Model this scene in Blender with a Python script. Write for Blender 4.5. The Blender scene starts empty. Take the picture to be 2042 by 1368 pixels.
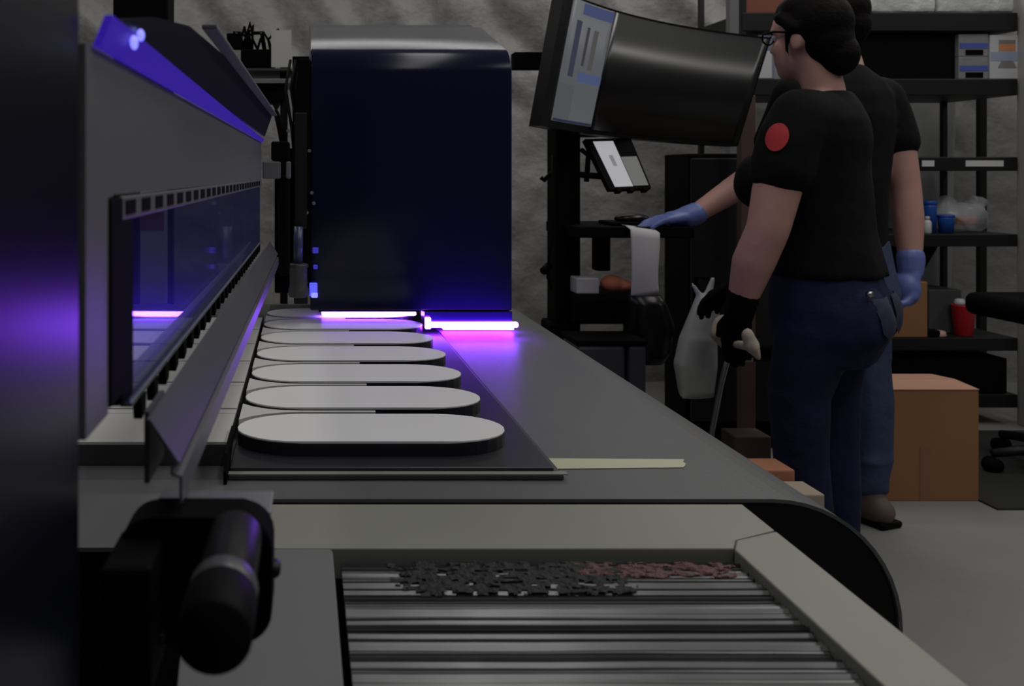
import bpy, bmesh, math, random
from mathutils import Vector, Matrix, noise
random.seed(7)
C = bpy.context.scene
COL = C.collection
# ------------------------------------------------------------------ camera
F, PX, PY, CZ = 1900.0, 605.0, 345.0, 1.14          # focal length / principal point in a 2042x1368 frame
cam = bpy.data.cameras.new('camera'); camo = bpy.data.objects.new('camera', cam); COL.objects.link(camo)
cam.sensor_width = 36.0; cam.lens = F / 2042 * 36
cam.shift_x = (1021 - PX) / 2042; cam.shift_y = -(684 - PY) / 2042
cam.clip_start = 0.02; cam.clip_end = 60
camo.location = (0, 0, CZ); camo.rotation_euler = (math.pi / 2, 0, 0)
cam.dof.use_dof = True; cam.dof.focus_distance = 1.5; cam.dof.aperture_fstop = 10.0
C.camera = camo
# ------------------------------------------------------------------ world, lights, exposure
w = bpy.data.worlds.new('world'); C.world = w; w.use_nodes = True
bg = w.node_tree.nodes['Background']; bg.inputs[0].default_value = (0.9, 0.95, 1.0, 1); bg.inputs[1].default_value = 0.055
def area(name, loc, sx, sy, power, color=(1, 1, 1), rot=(0, 0, 0), spread=None):
    l = bpy.data.lights.new(name, 'AREA'); l.shape = 'RECTANGLE'; l.size = sx; l.size_y = sy
    l.energy = power; l.color = color
    if spread: l.spread = spread
    o = bpy.data.objects.new(name, l); COL.objects.link(o); o.location = loc; o.rotation_euler = rot
    return o
WARM = (1.0, 0.97, 0.93)
area('ceiling_light_hall', (2.3, 2.2, 3.3), 0.5, 4.6, 36, WARM)
area('ceiling_light_aisle', (4.6, 3.0, 3.3), 0.5, 4.0, 26, WARM)
area('ceiling_light_table', (0.6, 1.0, 3.3), 0.4, 4.0, 18, WARM)
area('ceiling_light_rear', (0.8, 4.55, 2.62), 5.0, 0.16, 13, WARM)
area('ceiling_light_left', (-1.8, 2.0, 3.3), 0.5, 4.0, 14, WARM)
vs = C.view_settings
vs.view_transform = 'Standard'; vs.look = 'None'; vs.gamma = 1; vs.use_curve_mapping = False; vs.exposure = 0.0

# ------------------------------------------------------------------ helpers
def U(px, py, Y=None, z=None):
    """pixel -> world point at depth Y or at height z"""
    if Y is None: Y = F * (CZ - z) / (py - PY)
    return Vector(((px - PX) * Y / F, Y, CZ - (py - PY) * Y / F))
MATS = {}
def mat(name, col, rough=0.5, metal=0.0, var=0.12, scale=8.0, bump=0.0, bscale=60.0, emit=None, estr=0.0, spec=0.5, coat=0.0):
    if name in MATS: return MATS[name]
    m = bpy.data.materials.new(name); m.use_nodes = True
    nt = m.node_tree; b = nt.nodes['Principled BSDF']
    tc = nt.nodes.new('ShaderNodeTexCoord')
    nz = nt.nodes.new('ShaderNodeTexNoise'); nz.inputs['Scale'].default_value = scale; nz.inputs['Detail'].default_value = 4
    nt.links.new(tc.outputs['Object'], nz.inputs['Vector'])
    mx = nt.nodes.new('ShaderNodeMix'); mx.data_type = 'RGBA'
    mx.inputs[6].default_value = tuple(c * (1 - var) for c in col) + (1,)
    mx.inputs[7].default_value = tuple(min(1, c * (1 + var)) for c in col) + (1,)
    nt.links.new(nz.outputs['Fac'], mx.inputs[0]); nt.links.new(mx.outputs[2], b.inputs['Base Color'])
    b.inputs['Roughness'].default_value = rough; b.inputs['Metallic'].default_value = metal
    b.inputs['Specular IOR Level'].default_value = spec
    if coat: b.inputs['Coat Weight'].default_value = coat; b.inputs['Coat Roughness'].default_value = 0.15
    if bump:
        n2 = nt.nodes.new('ShaderNodeTexNoise'); n2.inputs['Scale'].default_value = bscale; n2.inputs['Detail'].default_value = 5
        nt.links.new(tc.outputs['Object'], n2.inputs['Vector'])
        bp = nt.nodes.new('ShaderNodeBump'); bp.inputs['Strength'].default_value = bump; bp.inputs['Distance'].default_value = 0.02
        nt.links.new(n2.outputs['Fac'], bp.inputs['Height']); nt.links.new(bp.outputs['Normal'], b.inputs['Normal'])
    if emit:
        b.inputs['Emission Color'].default_value = tuple(emit) + (1,); b.inputs['Emission Strength'].default_value = estr
    MATS[name] = m
    return m
def tag(o, label, cat, group=None, kind=None):
    if label: o['label'] = label
    if cat: o['category'] = cat
    if group: o['group'] = group
    if kind: o['kind'] = kind
    return o
def empty(name, loc, label=None, cat=None, group=None, rz=0):
    o = bpy.data.objects.new(name, None); COL.objects.link(o); o.location = loc; o.rotation_euler = (0, 0, rz)
    o.empty_display_size = 0.05
    return tag(o, label, cat, group)
def obj(name, bm, m, parent=None, smooth=False, loc=None, label=None):
    me = bpy.data.meshes.new(name)
    bmesh.ops.recalc_face_normals(bm, faces=bm.faces)
    bm.to_mesh(me); bm.free()
    if smooth:
        for p in me.polygons: p.use_smooth = True
    o = bpy.data.objects.new(name, me); COL.objects.link(o)
    for mm in (m if isinstance(m, (list, tuple)) else [m]): me.materials.append(mm)
    if parent is not None: o.parent = parent
    if loc is not None: o.location = loc
    if label: o['label'] = label
    return o
def world_obj(name, bm, m, base, smooth=False, label=None, cat=None, group=None, kind=None):
    """top-level mesh whose vertices were given in world coordinates: origin moved to base"""
    bmesh.ops.translate(bm, verts=bm.verts, vec=-Vector(base))
    o = obj(name, bm, m, None, smooth, base)
    return tag(o, label, cat, group, kind)
def setmat(faces, i):
    for f in faces: f.material_index = i
def box(bm, x0, x1, y0, y1, z0, z1, bev=0.0, mi=0, seg=2):
    r = bmesh.ops.create_cube(bm, size=1.0)
    vs_ = r['verts']
    for v in vs_:
        v.co = Vector(((x0 + x1) / 2 + v.co.x * (x1 - x0), (y0 + y1) / 2 + v.co.y * (y1 - y0), (z0 + z1) / 2 + v.co.z * (z1 - z0)))
    fs = list({f for v in vs_ for f in v.link_faces})
    setmat(fs, mi)
    if bev > 0:
        es = list({e for v in vs_ for e in v.link_edges})
        bmesh.ops.bevel(bm, geom=es, offset=bev, segments=seg, affect='EDGES', profile=0.5, material=mi)
    return vs_
def prism(bm, pts, axis, a, b, bev=0.0, mi=0):
    """extrude a 2-D outline; axis x: pts=(y,z), y: pts=(x,z), z: pts=(x,y)"""
    def P(p, t):
        return {'x': (t, p[0], p[1]), 'y': (p[0], t, p[1]), 'z': (p[0], p[1], t)}[axis]
    v0 = [bm.verts.new(P(p, a)) for p in pts]; v1 = [bm.verts.new(P(p, b)) for p in pts]
    n = len(pts); fs = [bm.faces.new(v0), bm.faces.new(v1[::-1])]
    for i in range(n): fs.append(bm.faces.new((v0[i], v0[(i + 1) % n], v1[(i + 1) % n], v1[i])))
    setmat(fs, mi)
    if bev:
        es = list({e for f in fs[:2] for e in f.edges})
        bmesh.ops.bevel(bm, geom=es, offset=bev, segments=2, affect='EDGES', profile=0.5, material=mi)
    return fs
def frame_of(d):
    d = Vector(d).normalized(); a = Vector((0, 0, 1)) if abs(d.z) < 0.9 else Vector((1, 0, 0))
    u = d.cross(a).normalized(); return u, d.cross(u).normalized()
def tube(bm, pts, r, seg=10, caps=True, mi=0):
    pts = [Vector(p) for p in pts]; rings = []
    rs = r if isinstance(r, (list, tuple)) else [r] * len(pts)
    pu = None
    for i, p in enumerate(pts):
        d = (pts[min(i + 1, len(pts) - 1)] - pts[max(i - 1, 0)])
        u, v = frame_of(d)
        if pu is not None:
            u = (pu - d.normalized() * pu.dot(d.normalized())).normalized(); v = d.normalized().cross(u)
        pu = u
        rings.append([bm.verts.new(p + (u * math.cos(t) + v * math.sin(t)) * rs[i]) for t in [2 * math.pi * k / seg for k in range(seg)]])
    fs = []
    for A, B in zip(rings, rings[1:]):
        for k in range(seg): fs.append(bm.faces.new((A[k], A[(k + 1) % seg], B[(k + 1) % seg], B[k])))
    if caps: fs += [bm.faces.new(rings[0][::-1]), bm.faces.new(rings[-1])]
    setmat(fs, mi); return fs
def capsule(bm, p0, r0, p1, r1, seg=14):
    p0, p1 = Vector(p0), Vector(p1); d = (p1 - p0)
    L = d.length or 1e-6; d = d / L
    pts, rs = [], []
    for k in range(5):
        t = math.pi / 2 * (1 - k / 4); pts.append(p0 - d * r0 * math.sin(t)); rs.append(max(1e-4, r0 * math.cos(t)))
    for k in range(5):
        t = math.pi / 2 * k / 4; pts.append(p1 + d * r1 * math.sin(t)); rs.append(max(1e-4, r1 * math.cos(t)))
    u, v = frame_of(d); rings = []
    for p, r in zip(pts, rs):
        rings.append([bm.verts.new(p + (u * math.cos(a) + v * math.sin(a)) * r) for a in [2 * math.pi * k / seg for k in range(seg)]])
    for A, B in zip(rings, rings[1:]):
        for k in range(seg): bm.faces.new((A[k], A[(k + 1) % seg], B[(k + 1) % seg], B[k]))
    bm.faces.new(rings[0][::-1]); bm.faces.new(rings[-1])
def chain(bm, pr, seg=14):
    for (p0, r0), (p1, r1) in zip(pr, pr[1:]): capsule(bm, p0, r0, p1, r1, seg)
def ellipsoid(bm, c, r, rot=None):
    q = bmesh.ops.create_uvsphere(bm, u_segments=24, v_segments=14, radius=1.0)
    M = Matrix.Translation(Vector(c)) @ (rot.to_4x4() if rot else Matrix.Identity(4)) @ Matrix.Diagonal((r[0], r[1], r[2], 1))
    bmesh.ops.transform(bm, matrix=M, verts=q['verts'])
def loft(bm, rings, seg=28, p=2.3):
    """rings: (z, cx, cy, rx, ry) super-ellipses stacked in z"""
    R = []
    for z, cx, cy, rx, ry in rings:
        row = []
        for k in range(seg):
            t = 2 * math.pi * k / seg; c, s = math.cos(t), math.sin(t)
            row.append(bm.verts.new((cx + rx * math.copysign(abs(c) ** (2 / p), c), cy + ry * math.copysign(abs(s) ** (2 / p), s), z)))
        R.append(row)
    for A, B in zip(R, R[1:]):
        for k in range(seg): bm.faces.new((A[k], A[(k + 1) % seg], B[(k + 1) % seg], B[k]))
    bm.faces.new(R[0][::-1]); bm.faces.new(R[-1])
def blob(name, bm, m, parent, voxel=0.01, smooth=4, label=None):
    o = obj(name, bm, m, parent, True, label=label)
    rm = o.modifiers.new('remesh', 'REMESH'); rm.mode = 'VOXEL'; rm.voxel_size = voxel; rm.use_smooth_shade = True
    sm = o.modifiers.new('smooth', 'SMOOTH'); sm.factor = 0.5; sm.iterations = smooth
    return o
def lathe(bm, prof, c=(0, 0, 0), seg=24, mi=0):
    R = []
    for r, z in prof:
        R.append([bm.verts.new((c[0] + r * math.cos(2 * math.pi * k / seg), c[1] + r * math.sin(2 * math.pi * k / seg), c[2] + z)) for k in range(seg)])
    fs = []
    for A, B in zip(R, R[1:]):
        for k in range(seg): fs.append(bm.faces.new((A[k], A[(k + 1) % seg], B[(k + 1) % seg], B[k])))
    fs += [bm.faces.new(R[0][::-1]), bm.faces.new(R[-1])]
    setmat(fs, mi)
def NB(): return bmesh.new()

# ------------------------------------------------------------------ materials
M_floor = mat('concrete', (0.21, 0.207, 0.20), 0.55, var=0.12, scale=3, bump=0.1, bscale=30)
M_wall = mat('tarpaulin', (0.215, 0.213, 0.208), 0.5, var=0.2, scale=5, bump=0.6, bscale=14)
M_black = mat('black_plastic', (0.003, 0.003, 0.0033), 0.75, spec=0.06)
M_blackm = mat('black_steel', (0.010, 0.010, 0.0105), 0.45, spec=0.3)
M_blackg = mat('gloss_black', (0.003, 0.003, 0.0035), 0.3, spec=0.3)
M_rubber = mat('rubber', (0.003, 0.003, 0.003), 0.6, spec=0.1)
M_belt = mat('belt_rubber', (0.115, 0.118, 0.122), 0.42, var=0.06, scale=20, bump=0.05, bscale=200)
M_white = mat('white_board', (0.86, 0.86, 0.86), 0.4, var=0.02)
M_jig = mat('jig_white', (0.62, 0.62, 0.60), 0.5, var=0.04)
M_edge = mat('board_edge', (0.015, 0.016, 0.022), 0.25, var=0.5, scale=40)
M_tray = mat('tray_black', (0.016, 0.017, 0.021), 0.4)
M_tape = mat('masking_tape', (0.52, 0.53, 0.37), 0.6)
M_frame = mat('frame_paint', (0.26, 0.262, 0.225), 0.45, var=0.08, scale=5)
M_grey = mat('grey_panel', (0.15, 0.152, 0.158), 0.45, var=0.05)
M_dgrey = mat('dark_grey', (0.05, 0.051, 0.054), 0.5)
M_alu = mat('aluminium', (0.42, 0.43, 0.44), 0.4, 1.0, var=0.1, scale=30)
M_rail = mat('rail_anodised', (0.13, 0.133, 0.14), 0.4, 0.5)
M_navy = mat('carriage_navy', (0.0055, 0.0065, 0.028), 0.2, var=0.03, spec=0.28)
M_cover = mat('cover_gloss', (0.004, 0.005, 0.012), 0.29, var=0.03, spec=0.25)
M_uv = mat('uv_led', (0.8, 0.8, 0.8), emit=(0.26, 0.09, 1.0), estr=22)
M_uvb = mat('uv_led_strong', (0.8, 0.8, 0.8), emit=(0.22, 0.018, 1.0), estr=64)
M_uvglow = mat('violet_glow', (0.02, 0.02, 0.05), emit=(0.045, 0.012, 0.50), estr=0.5)  # emission imitates UV lamp light caught by the gantry lid
M_uvspot = mat('blue_led_and_glow', (0.2, 0.2, 0.5), emit=(0.20, 0.20, 1.0), estr=1.6)  # carriage indicator diode, also the added bright spot of the lid glow
M_bled = mat('indicator_led', (0.2, 0.2, 0.5), emit=(0.09, 0.09, 0.95), estr=0.9)
M_bled2 = mat('indicator_led_dim', (0.1, 0.1, 0.5), emit=(0.03, 0.02, 0.5), estr=0.5)
M_paper = mat('paper', (0.55, 0.55, 0.56), 0.7, var=0.04)
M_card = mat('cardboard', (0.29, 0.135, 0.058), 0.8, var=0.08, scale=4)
M_cardtape = mat('cardboard_tape', (0.27, 0.12, 0.07), 0.35)
M_skin = mat('skin', (0.47, 0.255, 0.215), 0.5, var=0.08, scale=12)
M_shirt = mat('black_cotton', (0.0045, 0.0045, 0.0055), 0.85, bump=0.4, bscale=9, spec=0.15)
M_jeansd = mat('dark_denim', (0.012, 0.016, 0.048), 0.85, var=0.35, scale=7, bump=0.5, bscale=12, spec=0.2)
M_jeans = mat('blue_denim', (0.045, 0.062, 0.12), 0.85, var=0.45, scale=8, bump=0.6, bscale=12, spec=0.2)
M_nitrile = mat('nitrile_blue', (0.12, 0.16, 0.42), 0.45, var=0.1)
M_hair = mat('dark_hair', (0.0035, 0.0026, 0.0024), 0.6, bump=0.2, bscale=60, spec=0.08)
M_red = mat('red_plastic', (0.45, 0.012, 0.02), 0.4)
M_patch = mat('red_print', (0.42, 0.02, 0.03), 0.7)
M_leather = mat('worn_leather', (0.12, 0.085, 0.07), 0.7, var=0.3, scale=10)
M_clearbag = mat('plastic_film', (0.55, 0.56, 0.57), 0.25, var=0.12, scale=12, bump=0.6, bscale=18)
M_blue = mat('blue_plastic', (0.02, 0.09, 0.42), 0.4)
M_whitep = mat('white_plastic', (0.5, 0.5, 0.52), 0.45)
M_orange = mat('orange_label', (0.55, 0.22, 0.10), 0.6)
M_chrome = mat('chrome', (0.5, 0.5, 0.5), 0.25, 1.0)
M_wood = mat('brown_wood', (0.075, 0.040, 0.034), 0.7, var=0.3, scale=6)
M_rag = mat('stained_cloth', (0.40, 0.35, 0.28), 0.9, var=0.6, scale=30)
M_ink = mat('dried_ink', (0.016, 0.017, 0.018), 0.55, bump=0.6, bscale=120, spec=0.3)
M_inkred = mat('dried_red_ink', (0.11, 0.03, 0.033), 0.45, bump=0.6, bscale=120)
def emi(name, col, s=1.0): return mat(name, tuple(c * 0.02 for c in col), 0.45, emit=col, estr=s, var=0.0, spec=0.25)

# ------------------------------------------------------------------ room
bm = NB(); box(bm, -4, 6, -2, 5.6, -0.05, 0)
tag(obj('floor', bm, M_floor), None, None, kind='structure')
bm = NB(); nx, nz_ = 220, 90; V = []
for i in range(nx + 1):
    for j in range(nz_ + 1):
        x = -4 + 10 * i / nx; z = 3.5 * j / nz_
        up = max(0, min(1, (z - 1.25) / 0.5))
        s = (x * 0.72 + z * 0.62) * 2 * math.pi / 0.30 + 2.2 * noise.noise(Vector((x * 1.6, z * 1.6, 3)))
        d = 0.028 * up * math.sin(s) + 0.012 * up * math.sin(2.3 * s + 1)
        d += 0.05 * noise.noise(Vector((x * 2.2, z * 1.2, 0))) + 0.022 * noise.noise(Vector((x * 7, z * 6, 9)))
        V.append(bm.verts.new((x, 5.2 - d, z)))
for i in range(nx):
    for j in range(nz_):
        a = i * (nz_ + 1) + j; bm.faces.new((V[a], V[a + nz_ + 1], V[a + nz_ + 2], V[a + 1]))
tag(obj('wall_back', bm, M_wall, smooth=True), None, None, kind='structure')

# ------------------------------------------------------------------ conveyor table with wrapped belt
ZB = 0.780
conv = empty('conveyor_table', (0, 1.05, 0), 'wide grey conveyor belt table curving down over a roller along its right side', 'conveyor')
CX, R_ = 0.518, 0.144
YN, YF = 1.052, 2.62
outer = [(-0.62, ZB)] + [(CX + R_ * math.sin(t), ZB - R_ + R_ * math.cos(t)) for t in [math.pi * k / 24 for k in range(25)]]
inner = [(p[0], p[1]) for p in outer]
th = 0.004
inn = [(-0.62, ZB - th)] + [(CX + (R_ - th) * math.sin(t), ZB - R_ + (R_ - th) * math.cos(t)) for t in [math.pi * k / 24 for k in range(25)]]
bm = NB(); prism(bm, outer + inn[::-1], 'y', YN - 1.05, YF - 1.05)
obj('belt', bm, M_belt, conv, True).data.polygons.foreach_set('use_smooth', [False] * 54)
capp = [(-0.62, ZB - th - .001)] + [(CX + (R_ - th - .001) * math.sin(t), ZB - R_ + (R_ - th - .001) * math.cos(t)) for t in [math.pi * k / 24 for k in range(25)]] + [(-0.62, ZB - 2 * R_ + th)]
bm = NB(); prism(bm, capp, 'y', YN - 1.05 + 0.004, YN - 1.05 + 0.03)
obj('end_cap', bm, M_blackg, conv, False, label='black end plate of the belt roller')
bm = NB(); box(bm, -0.6, CX - 0.02, 0.04, YF - 1.06, ZB - 2 * R_ + .01, ZB - 0.012); obj('table_bed', bm, M_dgrey, conv)
for sx in (-0.5, 0.40):
    for sy in (0.1, 1.4):
        bm = NB(); box(bm, sx, sx + .08, sy, sy + .08, 0, ZB - 2 * R_ + .01, .004); obj('leg', bm, M_blackm, conv)
bm = NB()
box(bm, CX - 0.03, CX + 0.03, 0.005, YF - 1.06, ZB - 2 * R_ - 0.06, ZB - 2 * R_ - 0.002, .004); obj('side_beam', bm, M_blackm, conv)

# ------------------------------------------------------------------ vacuum tray, jig pieces and oval boards
ZT = 0.81
def Yrow(py): return F * (CZ - ZT) / (py - PY)
fronts = [1.172 + 0.1695 * k for k in range(8)]
DEP, XL, XR = 0.134, -0.0855, 0.2605
plate = NB(); box(plate, -0.088, 0.305, 1.115, 2.50, ZB + .0005, ZB + 0.006, .001)
po = world_obj('base_plate', plate, M_dgrey, (0.1, 1.115, ZB), label='thin dark metal sheet under the black jig tray on the belt', cat='sheet')
bm = NB(); box(bm, -0.0875, 0.2965, 1.127, 2.52, ZB + .0065, 0.7915, .0015)
world_obj('jig_tray', bm, M_tray, (0.1, 1.127, ZB), label='flat black jig tray carrying the row of oval white boards', cat='tray')
def stadium(x0, x1, y0, y1, seg=14, off=0.0):
    r = (y1 - y0) / 2 + off; cy = (y0 + y1) / 2; ex = 1.22
    pts = []
    for k in range(seg + 1):
        t = -math.pi / 2 + math.pi * k / seg
        pts.append((x1 + off - r * ex + r * ex * math.cos(t), cy + r * math.sin(t)))
    for k in range(seg + 1):
        t = math.pi / 2 + math.pi * k / seg
        pts.append((x0 - off + r * ex + r * ex * math.cos(t), cy + r * math.sin(t)))
    return pts
blab = ['nearest white oval board in the row lying on the black jig tray', 'second white oval board counted from the near end of the tray',
        'third white oval board counted from the near end of the tray', 'fourth white oval board counted from the near end of the tray',
        'fifth white oval board counted from the near end of the tray', 'sixth white oval board, just in front of the blue carriage',
        'white oval board glaring under the violet lamp of the carriage', 'hindmost white oval board hidden deep under the carriage']
for k, y0 in enumerate(fronts[:7]):
    e = empty('oval_board', (0.0875, y0 + DEP / 2, 0.792), blab[k], 'board', 'white oval boards in a row')
    pts = [(x - 0.0875, y - (y0 + DEP / 2)) for x, y in stadium(XL, XR, y0, y0 + DEP)]
    bm = NB(); prism(bm, pts, 'z', 0.0, 0.0150, 0.0); obj('core', bm, M_edge, e, label='dark glossy edge of the board')
    bm = NB(); prism(bm, pts, 'z', 0.0151, 0.018, 0.0008); obj('printed_face', bm, M_white, e, label='matt white top face')
# white jig strips left over between the boards (concave ends hug the ovals)
slab = ['white jig strip between the nearest and second oval boards', 'white jig strip between the second and third oval boards',
        'white jig strip between the third and fourth oval boards', 'white jig strip between the fourth and fifth oval boards',
        'white jig strip between the fifth and sixth oval boards', 'white jig strip behind the sixth oval board, under the carriage']
r = DEP / 2
def left_arc(y0, off):
    cy = y0 + r; return [(XL + r * 1.22 - (r * 1.22 + off) * math.sin(t), cy + (r + off) * math.cos(t)) for t in [math.pi * k / 12 for k in range(13)]]
for k in range(6):
    ya, yb = fronts[k], fronts[k + 1]
    lo = [p for p in left_arc(ya, 0.014) if p[1] >= ya + r]          # upper half arc of the near board
    hi = [p for p in left_arc(yb, 0.014) if p[1] <= yb + r]
    lo = sorted(lo, key=lambda p: p[0]); hi = sorted(hi, key=lambda p: p[0])
    pts = [p for p in lo if p[0] > XL - .004] + [(0.10 - .001 * k, lo[-1][1])] + [(0.10 - .001 * k, hi[-1][1])] + [p for p in reversed(hi) if p[0] > XL - .004]
    bm = NB(); prism(bm, pts, 'z', 0.7925, 0.809)
    world_obj('jig_strip', bm, [M_jig], (0.0, ya + DEP, 0.7925), label=slab[k], cat='jig', group='white jig strips between the boards')
for k in range(6):
    ya = fronts[k]
    for nm, y0, y1, g in (('jig_panel', ya, ya + DEP + .004, 0), ):
        bm = NB(); box(bm, -0.60, -0.0935, y0, y1, 0.8052, 0.8095, .0008)
        world_obj('jig_tile', bm, M_jig, (-0.3, y0, 0.8052), label=('white jig tile left of the %s oval board, running under the gantry' % ['nearest', 'second', 'third', 'fourth', 'fifth', 'sixth'][k]), cat='jig', group='white jig tiles under the gantry')
    bm = NB(); box(bm, -0.60, -0.0935, ya + DEP + .009, ya + .1695 - .005, 0.8052, 0.8088, .0008)
    world_obj('jig_rail', bm, M_jig, (-0.3, ya + DEP + .009, 0.8052), label=('narrow white jig rail behind the jig tile left of the %s oval board' % ['nearest', 'second', 'third', 'fourth', 'fifth', 'sixth'][k]), cat='jig', group='narrow white jig rails under the gantry')
bm = NB(); box(bm, -0.60, -0.0935, 1.172, 2.25, ZB + .0005, 0.8050)
world_obj('jig_carrier', bm, M_dgrey, (-0.3, 1.165, ZB), label='dark grey carrier block under the white jig tiles left of the tray', cat='sheet')
bm = NB(); prism(bm, [(1.10, ZB), (1.112, ZB), (1.165, .7872), (1.225, .815), (1.17, .815), (1.118, .812), (1.10, .795)], 'x', -0.0925, -0.0885)
world_obj('stop_block', bm, M_black, (-0.09, 1.1, ZB), label='thin black upright stop plate at the near left corner of the tray', cat='stop')
bm = NB()
for (x0, x1, z0, z1) in ((-0.0880, 0.310, ZB + .0062, ZB + .0075),):
    box(bm, x0, x1, 1.1155, 1.1265, z0, z1)
world_obj('edge_strip', bm, M_frame, (0.1, 1.1155, ZB), label='pale narrow strip along the front edge under the black tray', cat='strip')
bm = NB()
a = U(1088, 917, z=ZB + .001); 
pts = [U(1086, 914, z=ZB + .001), U(1365, 916, z=ZB + .001), U(1362, 921, z=ZB + .001), U(1368, 925, z=ZB + .001), U(1363, 932, z=ZB + .001), U(1100, 935, z=ZB + .001)]
v0 = [bm.verts.new((p.x, p.y, ZB + .0004)) for p in pts]; v1 = [bm.verts.new((p.x, p.y, ZB + .0012)) for p in pts]
bm.faces.new(v0[::-1]); bm.faces.new(v1)
for i in range(6): bm.faces.new((v0[i], v0[(i + 1) % 6], v1[(i + 1) % 6], v1[i]))
world_obj('tape_strip', bm, M_tape, (0.3, 1.12, ZB), label='strip of yellowish masking tape on the belt along the tray front', cat='tape')

# ------------------------------------------------------------------ blue print carriage with UV lamps
car = empty('print_carriage', (0.235, 2.08, 0.0), 'tall dark blue print carriage with rounded top standing across the belt', 'print carriage')
XA, XB = 0.0155 - .235, 0.4554 - .235
prof = [(0, .84), (0, 1.360), (.004, 1.380), (.016, 1.398), (.033, 1.410), (.056, 1.4185), (.12, 1.438), (.355, 1.5125), (.358, 1.5045), (.375, 1.5045), (.503, 1.541), (.56, 1.541), (.60, 1.52), (.60, .84)]
bm = NB(); prism(bm, prof, 'x', XA, XB)
o = obj('cover', bm, M_navy, car, True)
for p in o.data.polygons: p.use_smooth = abs(p.normal.x) < 0.5
md = o.modifiers.new('bevel', 'BEVEL'); md.width = .003; md.segments = 2; md.limit_method = 'ANGLE'; md.angle_limit = .5
bm = NB(); box(bm, XA + .0, XB, .03, .58, .838, .8398); obj('underside', bm, M_black, car)
bm = NB(); box(bm, 0.042 - .235, 0.258 - .235, .095, .125, .8135, .8235, .004); obj('uv_lamp', bm, M_uv, car, label='glaring ultraviolet lamp bar over the boards')
bm = NB(); box(bm, 0.266 - .235, 0.466 - .235, -.020, -.004, .8050, .8165, .004, seg=2); box(bm, 0.264 - .235, 0.276 - .235, -.020, -.006, .802, .827, .002)
bm.normal_update()
for f in bm.faces: f.material_index = 1 if abs(f.normal.z) > .8 else 0
obj('uv_lamp', bm, [M_uv, M_uvb], car, label='long glaring ultraviolet lamp bar over the belt')
bm = NB(); box(bm, 0.315 - .235, 0.474 - .235, .065, .095, .787, .793); obj('uv_lamp', bm, M_uvb, car, label='low ultraviolet lamp bar close to the belt')
bm = NB(); box(bm, 0.311 - .235, XB, .0625, .0975, .7932, .8379, .001); obj('lamp_housing', bm, M_black, car)
bm = NB(); box(bm, 0.035 - .235, 0.258 - .235, .090, .130, .8237, .8379, .001); obj('lamp_housing', bm, M_black, car)
bm = NB(); box(bm, 0.264 - .235, XB, -.0025, .06, .8045, .8379, .001); obj('lamp_housing', bm, M_navy, car)
bm = NB(); box(bm, XA - .085, XA - .001, .22, .25, .85, 1.20, .003); obj('back_plate', bm, M_black, car)
bm = NB(); box(bm, XA - .028, XA - .0005, .0, .42, .875, 1.39, .003); obj('side_bracket', bm, M_black, car)
bm = NB(); box(bm, XA - .034, XA - .008, -.03, -.0005, 1.02, 1.27, .002); obj('bracket_plate', bm, M_blackm, car)
bm = NB(); lathe(bm, [(.019, .874), (.0215, .878), (.0215, .892), (.019, .896), (.019, .936), (.021, .938), (.021, .944), (.017, .946)], (XA - .026, -.035, 0)); obj('motor_can', bm, M_dgrey, car, True, label='grey cylindrical motor beside the carriage')
bm = NB(); tube(bm, [(XA - .027, -.035, .945), (XA - .026, -.035, 1.025)], .0105); obj('hose', bm, mat('tinted_hose', (.06, .07, .16), .25), car, True, label='bluish translucent hose')
bm = NB(); box(bm, XA - .036, XA - .008, -.034, -.004, .858, .876, .003); obj('motor_foot', bm, M_blackm, car)
for (px, py, ww, hh, mm) in ((625, 577, 16, 27, M_bled), (627, 588, 13, 10, M_uvspot), (629, 499, 12, 12, M_bled2), (629, 532, 9, 9, M_bled2)):
    c = U(px, py, 2.078); s = 2.078 / F
    bm = NB(); box(bm, c.x - .235 - ww / 2 * s, c.x - .235 + ww / 2 * s, -.008 if mm is not M_uvspot else -.0095, -.0015, c.z - hh / 2 * s, c.z + hh / 2 * s, .002); obj('indicator_light', bm, mm, car, label='small glowing blue indicator')
for (px, py) in ((617, 300), (622, 385), (626, 406), (612, 425), (574, 260), (590, 245), (568, 300)):
    c = U(px, py, 2.05); bm = NB(); tube(bm, [(c.x - .235, -.008, c.z), (c.x - .235, .0, c.z)], .004, 8); obj('bolt', bm, M_alu, car)
bm = NB()
for k in range(3):
    x = -.265 + .012 * k
    tube(bm, [(x + .0, .12, 1.40), (x - .01, .05, 1.33), (x + .004, .02, 1.24), (x + .012, .0, 1.16)], .0035, 8)
obj('cable', bm, M_rubber, car, True)

# ------------------------------------------------------------------ gantry (built in its own frame, turned slightly)
GR = -0.0132
gan = empty('printer_gantry', (0, 0, 0), 'long grey printer gantry with tinted window and rails running away on the left', 'printer gantry', rz=GR)
bm = NB(); box(bm, -.42, -.112, -.25, .452, 0.0, 1.62, .004); obj('end_cover', bm, M_cover, gan, label='glossy black end cover reflecting violet light')
bm = NB()
prism(bm, [(.462, 1.010), (.512, 1.010), (.512, 1.128), (1.95, 1.124), (1.95, 1.203), (.462, 1.203)], 'x', -.1185, -.112)
obj('side_panel', bm, M_grey, gan)
bm = NB(); box(bm, -.118, -.1105, .513, .545, 1.013, 1.126, .001); box(bm, -.118, -.111, .545, .578, 1.006, 1.112, .001)
obj('window_frame', bm, M_black, gan)
bm = NB(); box(bm, -.119, -.1115, .546, 1.95, 1.1125, 1.1265, .001); obj('comb_rail', bm, M_grey, gan, label='grey rail with a row of dark slots')
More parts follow.
